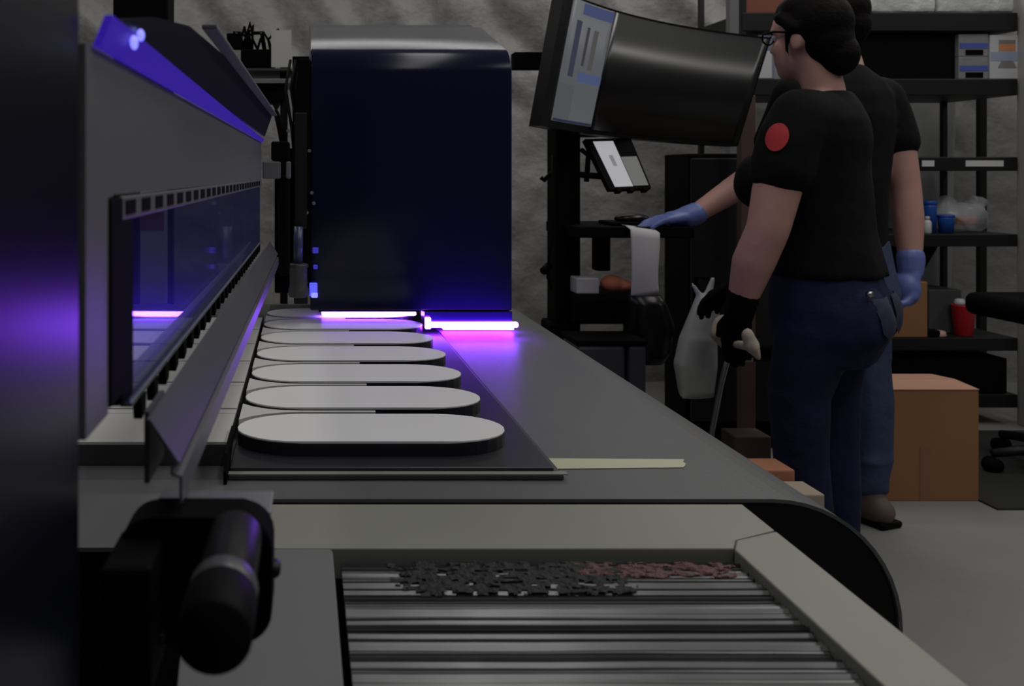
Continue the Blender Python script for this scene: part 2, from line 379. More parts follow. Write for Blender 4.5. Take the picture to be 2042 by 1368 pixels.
for k in range(26):
    y = .556 + .052 * k; bm = NB(); box(bm, -.1118, -.1108, y, y + .030, 1.1155, 1.1240); obj('slot', bm, M_black, gan)
mg = bpy.data.materials.new('tinted_acrylic'); mg.use_nodes = True; nt = mg.node_tree; nt.nodes.clear()
out = nt.nodes.new('ShaderNodeOutputMaterial'); mxs = nt.nodes.new('ShaderNodeMixShader'); gl = nt.nodes.new('ShaderNodeBsdfGlossy'); tr = nt.nodes.new('ShaderNodeBsdfTransparent')
gl.inputs['Color'].default_value = (.8, .8, .9, 1); gl.inputs['Roughness'].default_value = .03; tr.inputs['Color'].default_value = (.72, .74, .92, 1)
mxs.inputs[0].default_value = .48
gr = nt.nodes.new('ShaderNodeBsdfGlossy'); gr.inputs['Color'].default_value = (.30, .26, .95, 1); gr.inputs['Roughness'].default_value = .36
mx2 = nt.nodes.new('ShaderNodeMixShader'); mx2.inputs[0].default_value = .22
nt.links.new(tr.outputs[0], mxs.inputs[1]); nt.links.new(gl.outputs[0], mx2.inputs[1]); nt.links.new(gr.outputs[0], mx2.inputs[2]); nt.links.new(mx2.outputs[0], mxs.inputs[2]); nt.links.new(mxs.outputs[0], out.inputs[0])
bm = NB(); box(bm, -.1175, -.1135, .579, 1.93, 1.0, 1.112); obj('window_pane', bm, mg, gan, label='tinted reflecting acrylic pane')
bm = NB(); box(bm, -.1190, -.1120, .579, 1.93, .9975, .9998); obj('pane_edge', bm, M_alu, gan)
for k in range(27):
    y = .603 + .049 * k
    bm = NB(); prism(bm, [(y, .9972), (y + .020, .9972), (y + .018, .986), (y + .004, .983)], 'x', -.1165, -.1110); obj('clip', bm, M_black, gan)
bm = NB()
rp = [(-.0935, 1.001), (-.0770, .9765), (-.0805, .9730), (-.0805, .9705), (-.0755, .9690), (-.0755, .9535), (-.0770, .9535), (-.0770, .9680), (-.0820, .9697), (-.0820, .9738), (-.0795, .9765), (-.0955, 1.001)]
prism(bm, rp, 'y', .536, 1.93); obj('lower_rail', bm, M_rail, gan)
bm = NB(); box(bm, -.0985, -.0957, .545, .60, .962, 1.003); obj('rail_stop', bm, M_dgrey, gan)
# sloping lid with added glow along its foot, for UV lamp light caught by it
def quadslab(bm, pts, t=(-.004, 0, 0)):
    v = [bm.verts.new(p) for p in pts]; u = [bm.verts.new(Vector(p) + Vector(t)) for p in pts]; n = len(pts)
    bm.faces.new(v); bm.faces.new(u[::-1])
    for i in range(n): bm.faces.new((v[i], u[i], u[(i + 1) % n], v[(i + 1) % n]))
def lidp(y, s): return (-.1085 + .018 * s, y, 1.204 + .0515 * s)
bm = NB(); quadslab(bm, [lidp(.500, .33), lidp(.58, .60), lidp(.70, .86), lidp(.93, 1), lidp(1.95, 1), lidp(1.95, .22), lidp(.500, .22)]); obj('lid', bm, mat('lid_black', (.02, .02, .03), .35), gan)
bm = NB(); quadslab(bm, [(-.1078, .475, 1.2035), (-.1078, 1.94, 1.2035), (-.1062, 1.94, 1.2085), (-.1015, .475, 1.2190)]); obj('violet_glow', bm, M_uvglow, gan, label='added violet glow for UV lamp light caught by the lid')
bm = NB(); ellipsoid(bm, (-.1005, .545, 1.219), (.0022, .0045, .0035)); ellipsoid(bm, (-.1010, .528, 1.2125), (.002, .006, .004)); obj('glow_spot', bm, M_uvspot, gan, True, label='added bright blue spot at the near end of the lid glow')  # added bright end of the glow imitated along the lid
bm = NB(); box(bm, -.0925, -.0800, .77, 1.95, 1.2565, 1.2605, .001); obj('top_strip', bm, M_grey, gan)
# far end brackets
bm = NB(); box(bm, -.092, -.055, 1.952, 2.02, 1.165, 1.205, .004); box(bm, -.078, -.055, 1.952, 2.03, .93, 1.17, .006); obj('far_bracket', bm, M_black, gan)
bm = NB(); box(bm, -.110, -.052, 1.952, 1.99, 1.128, 1.164, .003); obj('end_block', bm, M_grey, gan)
# near end bracket and knob
def rrect(x0, x1, z0, z1, r, n=6, corners=(1, 1, 1, 1)):
    P = []
    for (cx, cz, a0, on) in ((x1 - r, z1 - r, 0, corners[0]), (x0 + r, z1 - r, 90, corners[1]), (x0 + r, z0 + r, 180, corners[2]), (x1 - r, z0 + r, 270, corners[3])):
        if on:
            for k in range(n + 1):
                t = math.radians(a0 + 90 * k / n); P.append((cx + r * math.cos(t), cz + r * math.sin(t)))
        else: P.append((x1 if a0 in (0, 270) else x0, z1 if a0 in (0, 90) else z0))
    return P
bm = NB(); prism(bm, rrect(-.110, -.0245, .877, .948, .018, corners=(1, 1, 0, 1)), 'y', .530, .562, .002); obj('end_bracket', bm, M_black, gan)
bm = NB(); box(bm, -.1115, -.085, .490, .545, .868, .936, .003); obj('motor_block', bm, M_black, gan)
bm = NB(); box(bm, -.098, -.0265, .5625, .60, .9375, .9400, .001); obj('bracket_plate', bm, M_alu, gan)
for a_, b_, r_ in (((-.0235, .54, .918), (-.0235, .530, .918), .0038), ((-.0995, .527, .9255), (-.086, .527, .9255), .0032), ((-.086, .527, .884), (-.086, .522, .884), .003)):
    bm = NB(); tube(bm, [a_, b_], r_, 10); obj('screw', bm, M_blackm, gan, True)
bm = NB()
def yl(bm, prof, cx, cz, seg=32):
    R = []
    for rr, y in prof: R.append([bm.verts.new((cx + rr * math.cos(2 * math.pi * k / seg), y, cz + rr * math.sin(2 * math.pi * k / seg))) for k in range(seg)])
    for A, B in zip(R, R[1:]):
        for k in range(seg): bm.faces.new((A[k], A[(k + 1) % seg], B[(k + 1) % seg], B[k]))
    bm.faces.new(R[0]); bm.faces.new(R[-1][::-1])
yl(bm, [(.0155, .412), (.0172, .415), (.0172, .448), (.0160, .450)], -.0447, .938); obj('knob', bm, M_rubber, gan, True)
bm = NB(); yl(bm, [(.0145, .4505), (.0150, .452), (.0150, .528), (.0145, .5295)], -.0447, .938); obj('knob_shaft', bm, mat('shaft_black', (.008, .008, .0085), .4, spec=.2), gan, True)
bm = NB(); yl(bm, [(.0162, .4502), (.0168, .453), (.0168, .462), (.0158, .464)], -.0447, .938); obj('knob_collar', bm, M_rail, gan, True, label='grey collar ring')

# ------------------------------------------------------------------ near service station: frame with ribbed bed
ZF = 0.795
st = empty('service_station', (0.2, 0.75, 0.0), 'beige framed cleaning station with ribbed metal bed in the foreground', 'service station')
def pix_poly(bm, pix, z1, z0, off=(0.2, 0.75)):
    P = [U(a, b, z=z1) for a, b in pix]
    prism(bm, [(p.x - off[0], p.y - off[1]) for p in P], 'z', z0, z1, .0)
bm = NB(); pix_poly(bm, [(430, 1005), (1480, 1005), (1545, 1057), (1467, 1076), (1464, 1093), (430, 1093)], ZF, ZF - .03); o = obj('frame_bar', bm, M_frame, st)
def bev(o, w=.0015):
    m = o.modifiers.new('bevel', 'BEVEL'); m.width = w; m.segments = 2; m.limit_method = 'ANGLE'
bev(o)
bm = NB(); pix_poly(bm, [(1469, 1077), (1548, 1059), (1592, 1094), (2350, 1702), (2130, 1702), (1465, 1095)], ZF + .0025, ZF - .03); o = obj('side_rail', bm, M_frame, st); bev(o)
bm = NB(); pix_poly(bm, [(380, 1088), (655, 1088), (664, 1100), (712, 1702), (320, 1702)], ZF - .001, ZF - .03); o = obj('side_plate', bm, M_grey, st, label='grey plate at the left of the ribbed bed'); bev(o)
bm = NB(); pix_poly(bm, [(150, 985), (448, 985), (428, 1092), (60, 1092)], .7875, .7835); obj('apron_plate', bm, M_grey, st, label='grey plate left of the frame')
bm = NB(); pix_poly(bm, [(600, 1096), (1480, 1096), (2120, 1702), (600, 1702)], ZF - .028, ZF - .035); obj('bed_pan', bm, M_black, st)
bm = NB(); ZR = CZ - .352
rng = random.Random(3)
y = .866; k = 0
while y > .42:
    t = (.866 - y)
    # left and right ends follow the bed outline
    xl = .034 + .0 * t; xr = .392 - t * .02 + rng.uniform(-.004, .003)
    pit = .0058; hgt = rng.uniform(-.0008, .0008); tl = rng.uniform(-.0015, .0009)
    n = 10; rows = []
    for i in range(n + 1):
        x = xl + (xr - xl) * i / n
        wv = .0004 * noise.noise(Vector((x * 14, y * 60, 1))) + .0007 * noise.noise(Vector((x * 5, y * 90, 4)))
        z = ZR + hgt + wv
        rows.append([bm.verts.new((x - .2, y - .75 - dy, zz)) for dy, zz in ((0, z - .010), (0, z - .001), (.0012, z + tl), (pit * .68, z - tl - .0002), (pit * .80, z - .0014), (pit * .80, z - .010))])
    for A, B in zip(rows, rows[1:]):
        for j in range(5): bm.faces.new((A[j], A[j + 1], B[j + 1], B[j]))
    bm.faces.new(rows[0]); bm.faces.new(rows[-1][::-1])
    y -= pit; k += 1
obj('ribbed_bed', bm, mat('ribbed_metal', (.135, .138, .142), .34, 0.75, var=.45, scale=14), st, label='dull metal bed of narrow cross ribs')
def residue(name, m, x0, x1, y0, y1, thr, seed, lab):
    bm = NB(); nx_, ny_ = 130, 34; g = {}
    for i in range(nx_ + 1):
        for j in range(ny_ + 1):
            x = x0 + (x1 - x0) * i / nx_; yy = y0 + (y1 - y0) * j / ny_
            e = min(i / nx_, 1 - i / nx_) * 6; e2 = min(j / ny_, 1 - j / ny_) * 4
            f = noise.fractal(Vector((x * 60, yy * 230, seed)), 1.0, 2.0, 4) + min(0, e - .55) + min(0, e2 - .5)
            if f > thr: g[i, j] = bm.verts.new((x - .2, yy - .75, ZR + .0008 + .0022 * max(0, f - thr)))
    for (i, j) in g:
        if (i + 1, j) in g and (i, j + 1) in g and (i + 1, j + 1) in g: bm.faces.new((g[i, j], g[i + 1, j], g[i + 1, j + 1], g[i, j + 1]))
    for v in [v for v in bm.verts if not v.link_faces]: bm.verts.remove(v)
    obj(name, bm, m, st, True, label=lab)
residue('ink_residue', M_ink, .075, .285, .790, .862, -.42, 2, 'dark crust of dried ink')
residue('ink_residue', M_inkred, .235, .385, .826, .858, -.36, 8, 'reddish crust of dried ink')
for sx in (-.16, .36):
    bm = NB(); box(bm, sx - .2, sx - .14, -.15, -.09, 0, ZF - .036, .003); obj('leg', bm, M_blackm, st)
    bm = NB(); box(bm, sx - .2, sx - .14, .12, .18, 0, ZF - .036, .003); obj('leg', bm, M_blackm, st)

# ------------------------------------------------------------------ things behind the gantry
bm = NB(); box(bm, -.64, -.455, 3.2, 3.36, 0, 3.3, .006)
world_obj('steel_column', bm, M_black, (-.55, 3.2, 0), label='black steel column rising behind the gantry at upper left', cat='column')
rk = empty('electronics_rack', (-.10, 2.95, 0), 'black electronics rack crowded with cables left of the blue carriage', 'rack')
def rk_box(name, px0, px1, py0, py1, Y, d, m, bevv=.003, lab=None):
    a_, b_ = U(px0, py1, Y), U(px1, py0, Y); bm = NB(); box(bm, a_.x + .10, b_.x + .10, Y - 2.95, Y - 2.95 + d, a_.z, b_.z, bevv); return obj(name, bm, m, rk, label=lab)
rk_box('shelf', 478, 582, 157, 166, 2.95, .25, M_alu, .001)
rk_box('shelf', 478, 582, 136, 141, 2.95, .25, M_dgrey, .001)
rk_box('module', 480, 545, 98, 135, 2.97, .2, M_black)
rk_box('module', 500, 566, 167, 200, 2.97, .2, M_black)
rk_box('module', 583, 618, 112, 340, 2.97, .2, M_black)
rk_box('notice_sheet', 541, 581, 60, 134, 2.955, .003, M_jig, 0, 'pale paper sheet')
rk_box('module', 452, 482, 66, 96, 2.97, .05, M_black)
for px in (566, 606):
    a_ = U(px, 300, 3.0); bm = NB(); box(bm, a_.x + .10 - .012, a_.x + .10 + .012, .05, .08, 0, 1.50, .002); obj('post', bm, M_blackm, rk)
rg = random.Random(5)
for k in range(9):
    bm = NB()
    x0 = rg.uniform(470, 540); x1 = x0 + rg.uniform(-25, 40)
    P = [U(x0, 98, 2.99), U(x0 + rg.uniform(-10, 10), rg.uniform(55, 80), 2.98), U((x0 + x1) / 2, rg.uniform(45, 70), 2.98), U(x1, rg.uniform(60, 85), 2.99), U(x1 + 5, 100, 3.0)]
    tube(bm, [p - Vector((-.10, 2.95, 0)) for p in P], .004, 8); obj('cable', bm, M_rubber, rk, True)
for k in range(3):
    P = [U(560 - 9 * k, 200, 2.98), U(548 + 3 * k, 225, 2.97), U(556 + 5 * k, 262, 2.97), U(563 + 3 * k, 300, 2.98)]
    bm = NB(); tube(bm, [p - Vector((-.10, 2.95, 0)) for p in P], .0045, 8); obj('cable', bm, M_rubber, rk, True)
# white post with label seen through the pane
pp = empty('marker_post', (-.428, 2.5, 0), 'pale post with a reddish label seen through the tinted window', 'post')
bm = NB(); box(bm, -.035, .035, .2, .26, 0, 1.12, .003); obj('body', bm, M_jig, pp)
bm = NB(); box(bm, -.033, .033, .197, .1995, .98, 1.03); obj('label_plate', bm, mat('red_label', (.35, .14, .10), .6), pp, label='reddish label')

# ------------------------------------------------------------------ workstation
ws = empty('computer_cart', (0.93, 3.3, 0), 'black mobile computer cart with keyboard tray standing right of the carriage', 'cart')
def wbox(name, x0, x1, y0, y1, z0, z1, m, b=.003, par=None, lab=None):
    bm = NB(); box(bm, x0 - .93, x1 - .93, y0 - 3.3, y1 - 3.3, z0, z1, b); return obj(name, bm, m, par or ws, label=lab)
def wpx(px, Y=3.3): return (px - PX) * Y / F
wbox('column', wpx(1108), wpx(1158), 3.30, 3.42, .06, 1.50, M_black, .006)
wbox('column_shroud', wpx(1096), wpx(1150), 3.295, 3.43, .30, .62, M_black, .01)
wbox('keyboard_tray', wpx(1150, 3.15), wpx(1385, 3.15), 3.15, 3.55, .925, .962, M_black, .004)
wbox('lower_tray', wpx(1148, 3.2), wpx(1320, 3.2), 3.2, 3.5, .63, .73, M_black, .015)
wbox('tray_arm', wpx(1190), wpx(1218), 3.30, 3.36, .80, .93, M_black, .004)
wbox('base', wpx(1090), wpx(1300), 3.15, 3.6, .03, .07, M_black, .01)
for dx, dy in ((0.87, 3.18), (1.18, 3.18), (.87, 3.57), (1.18, 3.57)):
    bm = NB(); tube(bm, [(dx - .93 - .012, dy - 3.3, .0255), (dx - .93 + .012, dy - 3.3, .0255)], .025, 14); obj('caster', bm, M_rubber, ws, True)
bm = NB(); tube(bm, [(wpx(1158) - .93, .02, 1.135), (wpx(1160) - .93, -.02, 1.133), (wpx(1215) - .93, -.06, 1.125)], .011, 8); tube(bm, [(wpx(1160) - .93, 0, 1.22), (wpx(1168) - .93, -.03, 1.20), (wpx(1166) - .93, -.02, 1.11)], .009, 8); obj('tablet_arm', bm, M_black, ws, True)
bm = NB(); tube(bm, [(wpx(1103) - .93, .0, 1.20), (wpx(1096) - .93, -.03, 1.05), (wpx(1100) - .93, -.03, .95), (wpx(1090) - .93, -.03, .85), (wpx(1092) - .93, 0, .78), (wpx(1100) - .93, .0, .74)], .005, 8)
tube(bm, [(wpx(1100) - .93, .0, 1.14), (wpx(1082) - .93, -.02, 1.115), (wpx(1076) - .93, -.02, 1.125)], .008, 8); tube(bm, [(wpx(1095) - .93, .0, .82), (wpx(1080) - .93, -.02, .80)], .014, 8); obj('cable', bm, M_rubber, ws, True)
# wide curved monitor
mon = empty('curved_monitor', (1.2, 3.3, 1.2), 'very wide curved monitor with a lit window at its left and the rest dark', 'monitor')
TL, TR, BR, BL = U(1100, -14, 3.02), U(1512, 78, 3.60), U(1446, 293, 3.60), U(1052, 252, 2.95)
MO = Vector((1.2, 3.3, 1.2))
nrm = (BR - BL).cross(TL - BL).normalized()
if nrm.y > 0: nrm = -nrm                                     # towards the viewer
def ms(u, v, off=0.0):
    p = TL * (1 - u) * (1 - v) + TR * u * (1 - v) + BR * u * v + BL * (1 - u) * v
    return p + nrm * (off - 0.09 * (1 - (2 * u - 1) ** 2) + .05) - MO
def mpatch(name, u0, u1, v0, v1, off, m, lab=None, thick=.002, n=None):
    bm = NB(); n = n or max(3, int(40 * (u1 - u0)) + 1); A = []
    for i in range(n + 1):
        u = u0 + (u1 - u0) * i / n; A.append([bm.verts.new(ms(u, v0, off)), bm.verts.new(ms(u, v1, off)), bm.verts.new(ms(u, v1, off - thick)), bm.verts.new(ms(u, v0, off - thick))])
    for P, Q in zip(A, A[1:]):
        for j in range(4): bm.faces.new((P[j], P[(j + 1) % 4], Q[(j + 1) % 4], Q[j]))
    bm.faces.new(A[0][::-1]); bm.faces.new(A[-1])
    return obj(name, bm, m, mon, thick > .0022, label=lab)
for nm, args in (('housing', (0, 1, 0, 1, 0, M_blackg, None, .045)),): o = mpatch(nm, *args)
for p in o.data.polygons: p.use_smooth = False
M_scr = mat('screen_off', (.006, .006, .0065), .30, spec=.6)
mpatch('dark_screen', .300, .992, .02, .965, .003, M_scr, 'unlit glossy part of the screen', .0025)
sc = mpatch('lit_window', .062, .298, .02, .945, .003, emi('ui_grey', (.082, .085, .094)), 'lit grey software window', .0025)
def upatch(u0, u1, v0, v1, col, nm): 
    o = mpatch('screen_panel', u0, u1, v0, v1, .0042, emi(nm, col), None, .001); return o
upatch(.13, .298, .03, .115, (.045, .055, .125), 'ui_blue')
upatch(.105, .135, .17, .60, (.030, .033, .055), 'ui_dark')
upatch(.172, .186, .20, .50, (.035, .033, .034), 'ui_ink')
upatch(.212, .236, .21, .52, (.065, .063, .060), 'ui_brown')
upatch(.165, .298, .55, .625, (.055, .075, .155), 'ui_blue_bar')
upatch(.062, .160, .66, .92, (.070, .072, .078), 'ui_mid')
upatch(.066, .295, .925, .945, (.018, .02, .04), 'ui_foot')
pv = U(1135, 130, 3.33) - MO
bm = NB(); box(bm, pv.x - .05, pv.x + .12, pv.y - .02, pv.y + .08, pv.z - .25, pv.z + .06, .006); obj('mount', bm, M_black, mon)
pv = U(1047, 122, 3.05) - MO
bm = NB(); box(bm, pv.x - .035, pv.x + .06, pv.y, pv.y + .05, pv.z - .025, pv.z + .03, .005); obj('side_speaker', bm, M_black, mon)
# tilted tablet
tb = empty('tablet', tuple(U(1235, 330, 3.22)), 'tilted tablet with a half white screen below the wide monitor', 'tablet')
TO = Vector(tb.location)
tp = [U(1170, 279, 3.26), U(1256, 277, 3.33), U(1296, 373, 3.27), U(1218, 376, 3.18)]
tn = (tp[1] - tp[0]).cross(tp[3] - tp[0]).normalized()
if tn.y > 0: tn = -tn
def tpt(u, v, off): return tp[0] * (1 - u) * (1 - v) + tp[1] * u * (1 - v) + tp[2] * u * v + tp[3] * (1 - u) * v + tn * off - TO
def tpatch(name, u0, u1, v0, v1, off, th, m, lab=None):
    bm = NB(); a_ = [bm.verts.new(tpt(u, v, off)) for u, v in ((u0, v0), (u1, v0), (u1, v1), (u0, v1))]; b_ = [bm.verts.new(tpt(u, v, off - th)) for u, v in ((u0, v0), (u1, v0), (u1, v1), (u0, v1))]
    bm.faces.new(a_); bm.faces.new(b_[::-1])
    for i in range(4): bm.faces.new((a_[i], a_[(i + 1) % 4], b_[(i + 1) % 4], b_[i]))
    return obj(name, bm, m, tb, label=lab)
tpatch('case', -.03, 1.03, -.02, 1.02, 0, .018, M_black)
tpatch('screen', .12, .58, .04, .97, .0012, .001, emi('tab_white', (.36, .36, .38)), 'white half of the screen')
tpatch('screen', .60, .98, .37, .96, .0012, .001, emi('tab_grey', (.12, .12, .115)), 'grey half of the screen')
tpatch('icon', .31, .40, .34, .56, .0045, .0006, emi('tab_icon', (.18, .18, .185)))
for u in (.12, .45, .8): tpatch('clip', u, u + .12, 1.0, 1.07, .004, .02, M_black)
# mouse and keyboard on the tray
bm = NB(); box(bm, wpx(1222, 3.2), wpx(1330, 3.2), 3.2, 3.36, .9625, .975, .004)
world_obj('keyboard', bm, M_black, (1.1, 3.2, .9625), label='black keyboard on the cart tray beside the gloved hand', cat='keyboard')
bm = NB(); ellipsoid(bm, (1.12, 3.25, .985), (.06, .035, .018))
world_obj('handset', bm, M_blackg, (1.12, 3.25, .9755), True, 'black rounded handset under the blue gloved hand', 'handset')
# white sheet hanging from the tray
bm = NB(); n = 14; L_ = []
for i in range(n + 1):
    u = i / n; x = wpx(1256 + 58 * u, 3.12); bend = .012 * math.sin(u * 3.1)
    col_ = []
    for j in range(13):
        v = j / 12
        if v < .15: q = (3.22 - .10 * (v / .15), .963 + .004 - .012 * u)
        else:
            t = (v - .15) / .85; q = (3.115 - .012 * math.sin(t * 3) - bend, .960 - .012 * u - t * (.235 - .03 * u))
        col_.append(bm.verts.new((x - .006 * u * math.sin(v * 3) + .004 * math.sin(v * 6) * u, q[0], q[1])))
    L_.append(col_)
for A, B in zip(L_, L_[1:]):
    for j in range(12): bm.faces.new((A[j], A[j + 1], B[j + 1], B[j]))
o = world_obj('paper_towel', bm, M_paper, (1.1, 3.12, .73), True, 'white paper sheet hanging over the front of the cart tray', 'paper')
md = o.modifiers.new('s', 'SOLIDIFY'); md.thickness = .002
bm = NB(); box(bm, wpx(1255.5, 3.113), wpx(1261, 3.113), 3.1075, 3.1125, .745, .957)
bm.free()
# items on the lower tray
bm = NB(); box(bm, wpx(1150, 3.22), wpx(1195, 3.22), 3.22, 3.30, .731, .785, .004)
world_obj('small_carton', bm, M_whitep, (1.0, 3.22, .731), label='small white carton on the lower tray of the cart', cat='carton')
bm = NB(); ellipsoid(bm, (wpx(1222, 3.24), 3.25, .7625), (.040, .04, .030)); ellipsoid(bm, (wpx(1245, 3.24), 3.25, .7545), (.035, .035, .022))
o = blob('rag_bundle', bm, mat('orange_cloth', (.55, .18, .10), .8, var=.3, scale=30), None, .006, 2); tag(o, 'orange crumpled cloth next to the white carton on the cart', 'cloth')
# black bag hung at the tray end
bm = NB(); loft(bm, [(.52, 0, 0, .05, .05), (.56, 0, 0, .075, .06), (.64, .005, 0, .08, .06), (.71, .0, 0, .06, .05), (.74, -.01, 0, .05, .03)])
for v in bm.verts: v.co += Vector((.01 * noise.noise(v.co * 25), .01 * noise.noise(v.co * 25 + Vector((5, 0, 0))), 0))
o = world_obj('black_bag', bm, M_blackg, (0, 0, .52), True, 'black plastic bag bulging from the right end of the lower cart tray', 'bag'); o.location = (wpx(1292, 3.12), 3.12, .52)
# grey bin under the cart tray
bn = empty('waste_bin', (1.02, 3.2, 0.0), 'grey two-part bin under the lower tray of the computer cart', 'bin')
bm = NB(); box(bm, wpx(1150, 2.98) - 1.02, wpx(1248, 2.98) - 1.02, -.22, -.05, .0, .60, .012); obj('body', bm, mat('bin_grey', (.045, .047, .06), .5), bn)
bm = NB(); box(bm, wpx(1254, 2.98) - 1.02, wpx(1290, 2.98) - 1.02, -.22, -.05, .0, .60, .012); obj('side_section', bm, mat('bin_grey', (.045, .047, .06), .5), bn)
bm = NB(); box(bm, wpx(1149, 2.98) - 1.02, wpx(1292, 2.98) - 1.02, -.224, -.045, .6005, .618, .006); obj('lid', bm, M_black, bn)

# black cabinet behind the people and things near it
cab = empty('black_cabinet', (1.75, 3.95, 0), 'tall black cabinet behind the two people', 'cabinet')
bm = NB(); box(bm, -.16, .35, -.02, .25, .10, 1.22, .006); obj('body', bm, M_black, cab)
bm = NB(); box(bm, -.155, .09, -.038, -.0205, .12, 1.20, .003); ob = obj('door', bm, M_blackm, cab); bm = NB(); box(bm, .095, .345, -.038, -.0205, .12, 1.20, .003); obj('door', bm, M_blackm, cab)
bm = NB(); box(bm, -.16, .35, 0, .24, 0.0, .10); obj('plinth', bm, M_black, cab)
bm = NB(); box(bm, U(1478, 0, 3.78).x, U(1507, 0, 3.78).x, 3.78, 3.82, 0, CZ + 155 / F * 3.78, .002)
world_obj('wood_plank', bm, M_wood, (1.75, 3.78, 0), label='brown plank standing upright behind the woman in black', cat='plank')
# grey pole at the shelf's left
bm = NB(); box(bm, U(1455, 0, 4.25).x, U(1474, 0, 4.25).x, 4.25, 4.29, 0, 2.2, .003)
world_obj('grey_pole', bm, M_grey, (1.92, 4.25, 0), label='slim grey pole left of the storage shelves', cat='pole')
# stool with bent tube legs
stl = empty('tube_stool', (1.36, 2.98, 0), 'black stool with bent grey tube legs beside the woman in black', 'stool')
def q(px, py, Y): return U(px, py, Y) - Vector((1.36, 2.98, 0))
for dy in (0, .28):
    bm = NB(); Yq = 2.90 + dy
    tube(bm, [q(1500, 716, Yq), q(1458, 716, Yq), q(1449, 724, Yq), q(1437, 770, Yq), q(1420, 860, Yq), Vector((q(1396, 0, Yq).x, Yq - 2.98, .0))], .0085, 8); obj('leg', bm, M_alu, stl, True)
    bm = NB(); tube(bm, [q(1500, 716, Yq), q(1560, 716, Yq), q(1568, 730, Yq), Vector((q(1590, 0, Yq).x, Yq - 2.98, .0))], .0085, 8); obj('leg', bm, M_blackm, stl, True)
zz = q(1500, 716, 2.9).z + .009
bm = NB(); box(bm, q(1462, 0, 2.9).x, q(1562, 0, 2.9).x, -.09, .21, zz, zz + .03, .01); obj('seat', bm, M_black, stl)
# white plastic bag
bm = NB()
n = 18
for ring in range(1):
    loft(bm, [(.0, 0, 0, .050, .03), (.02, 0, 0, .058, .035), (.10, .0, 0, .058, .04), (.18, .006, 0, .055, .04), (.26, .018, 0, .042, .032), (.31, .028, 0, .026, .02)])
capsule(bm, (.028, 0, .30), .014, (.052, 0, .365), .006); capsule(bm, (.02, 0, .29), .012, (-.012, 0, .345), .006); capsule(bm, (.03, 0, .30), .010, (.075, 0, .325), .005)
for v in bm.verts:
    v.co += Vector((.020 * noise.noise(v.co * 18), .018 * noise.noise(v.co * 20 + Vector((3, 0, 0))), .008 * noise.noise(v.co * 22)))
o = blob('white_bag', bm, mat('white_film', (.42, .42, .42), .4, var=.3, scale=9), None, .006, 2)
tag(o, 'crumpled white plastic bag hanging left of the woman in black', 'bag'); bp_ = U(1390, 792, 2.92); o.location = bp_
bm = NB(); tube(bm, [(bp_.x - .02, 3.0, 0), (bp_.x + .03, 3.0, bp_.z + .36), (bp_.x + .03, 2.92, bp_.z + .365)], .007, 8)
world_obj('bag_hook', bm, M_black, (bp_.x, 3.0, 0), True, 'thin black stand that the white plastic bag hangs from', 'stand')
# cardboard offcuts seen over the belt edge
cs = empty('low_crate', (1.28, 2.45, 0), 'low black crate behind the right edge of the belt', 'crate')
bm = NB(); box(bm, -.12, .07, -.14, .05, 0, .21, .006); obj('body', bm, M_black, cs)
bm = NB(); box(bm, -.125, .075, -.145, .055, .21, .225, .004); obj('lid', bm, M_black, cs)
for (px, py, Y, wd, ht, m, nm, lb) in ((1532, 925, 2.42, .085, .09, mat('brown_card', (.42, .18, .10), .8), 'brown_carton', 'brown cardboard carton peeping over the right edge of the belt'), (1598, 972, 2.31, .060, .05, mat('pale_card', (.40, .32, .25), .8), 'pale_carton', 'pale small carton peeping over the belt edge by the jeans')):
    c = U(px, py, Y); bm = NB(); box(bm, c.x - wd / 2, c.x + wd / 2, c.y - .05, c.y + .05, .2255, c.z, .004)
    world_obj(nm, bm, m, (c.x, c.y, .2255), label=lb, cat='carton')
c = U(1496, 880, 2.9); bm = NB(); box(bm, c.x - .055, c.x + .055, 2.88, 2.98, 0.0, c.z + .02, .004)
world_obj('dull_carton', bm, mat('dull_card', (.10, .06, .05), .8), (c.x, 2.88, 0), label='dull brown carton standing in the dark under the stool', cat='carton')

# ------------------------------------------------------------------ big cardboard box
cb = empty('cardboard_box', (2.16, 3.31, 0), 'large brown cardboard box on the floor right of the man', 'box')
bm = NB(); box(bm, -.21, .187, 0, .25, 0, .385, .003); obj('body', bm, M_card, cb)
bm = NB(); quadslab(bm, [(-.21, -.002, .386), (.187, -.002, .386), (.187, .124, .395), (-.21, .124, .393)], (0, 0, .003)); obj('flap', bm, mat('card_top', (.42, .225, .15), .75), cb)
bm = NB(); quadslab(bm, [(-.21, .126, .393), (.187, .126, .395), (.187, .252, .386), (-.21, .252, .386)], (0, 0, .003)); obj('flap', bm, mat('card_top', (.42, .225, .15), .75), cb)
bm = NB(); box(bm, -.018, .016, -.0015, -.0003, 0.0, .19); obj('tape', bm, M_cardtape, cb, label='darker packing tape')

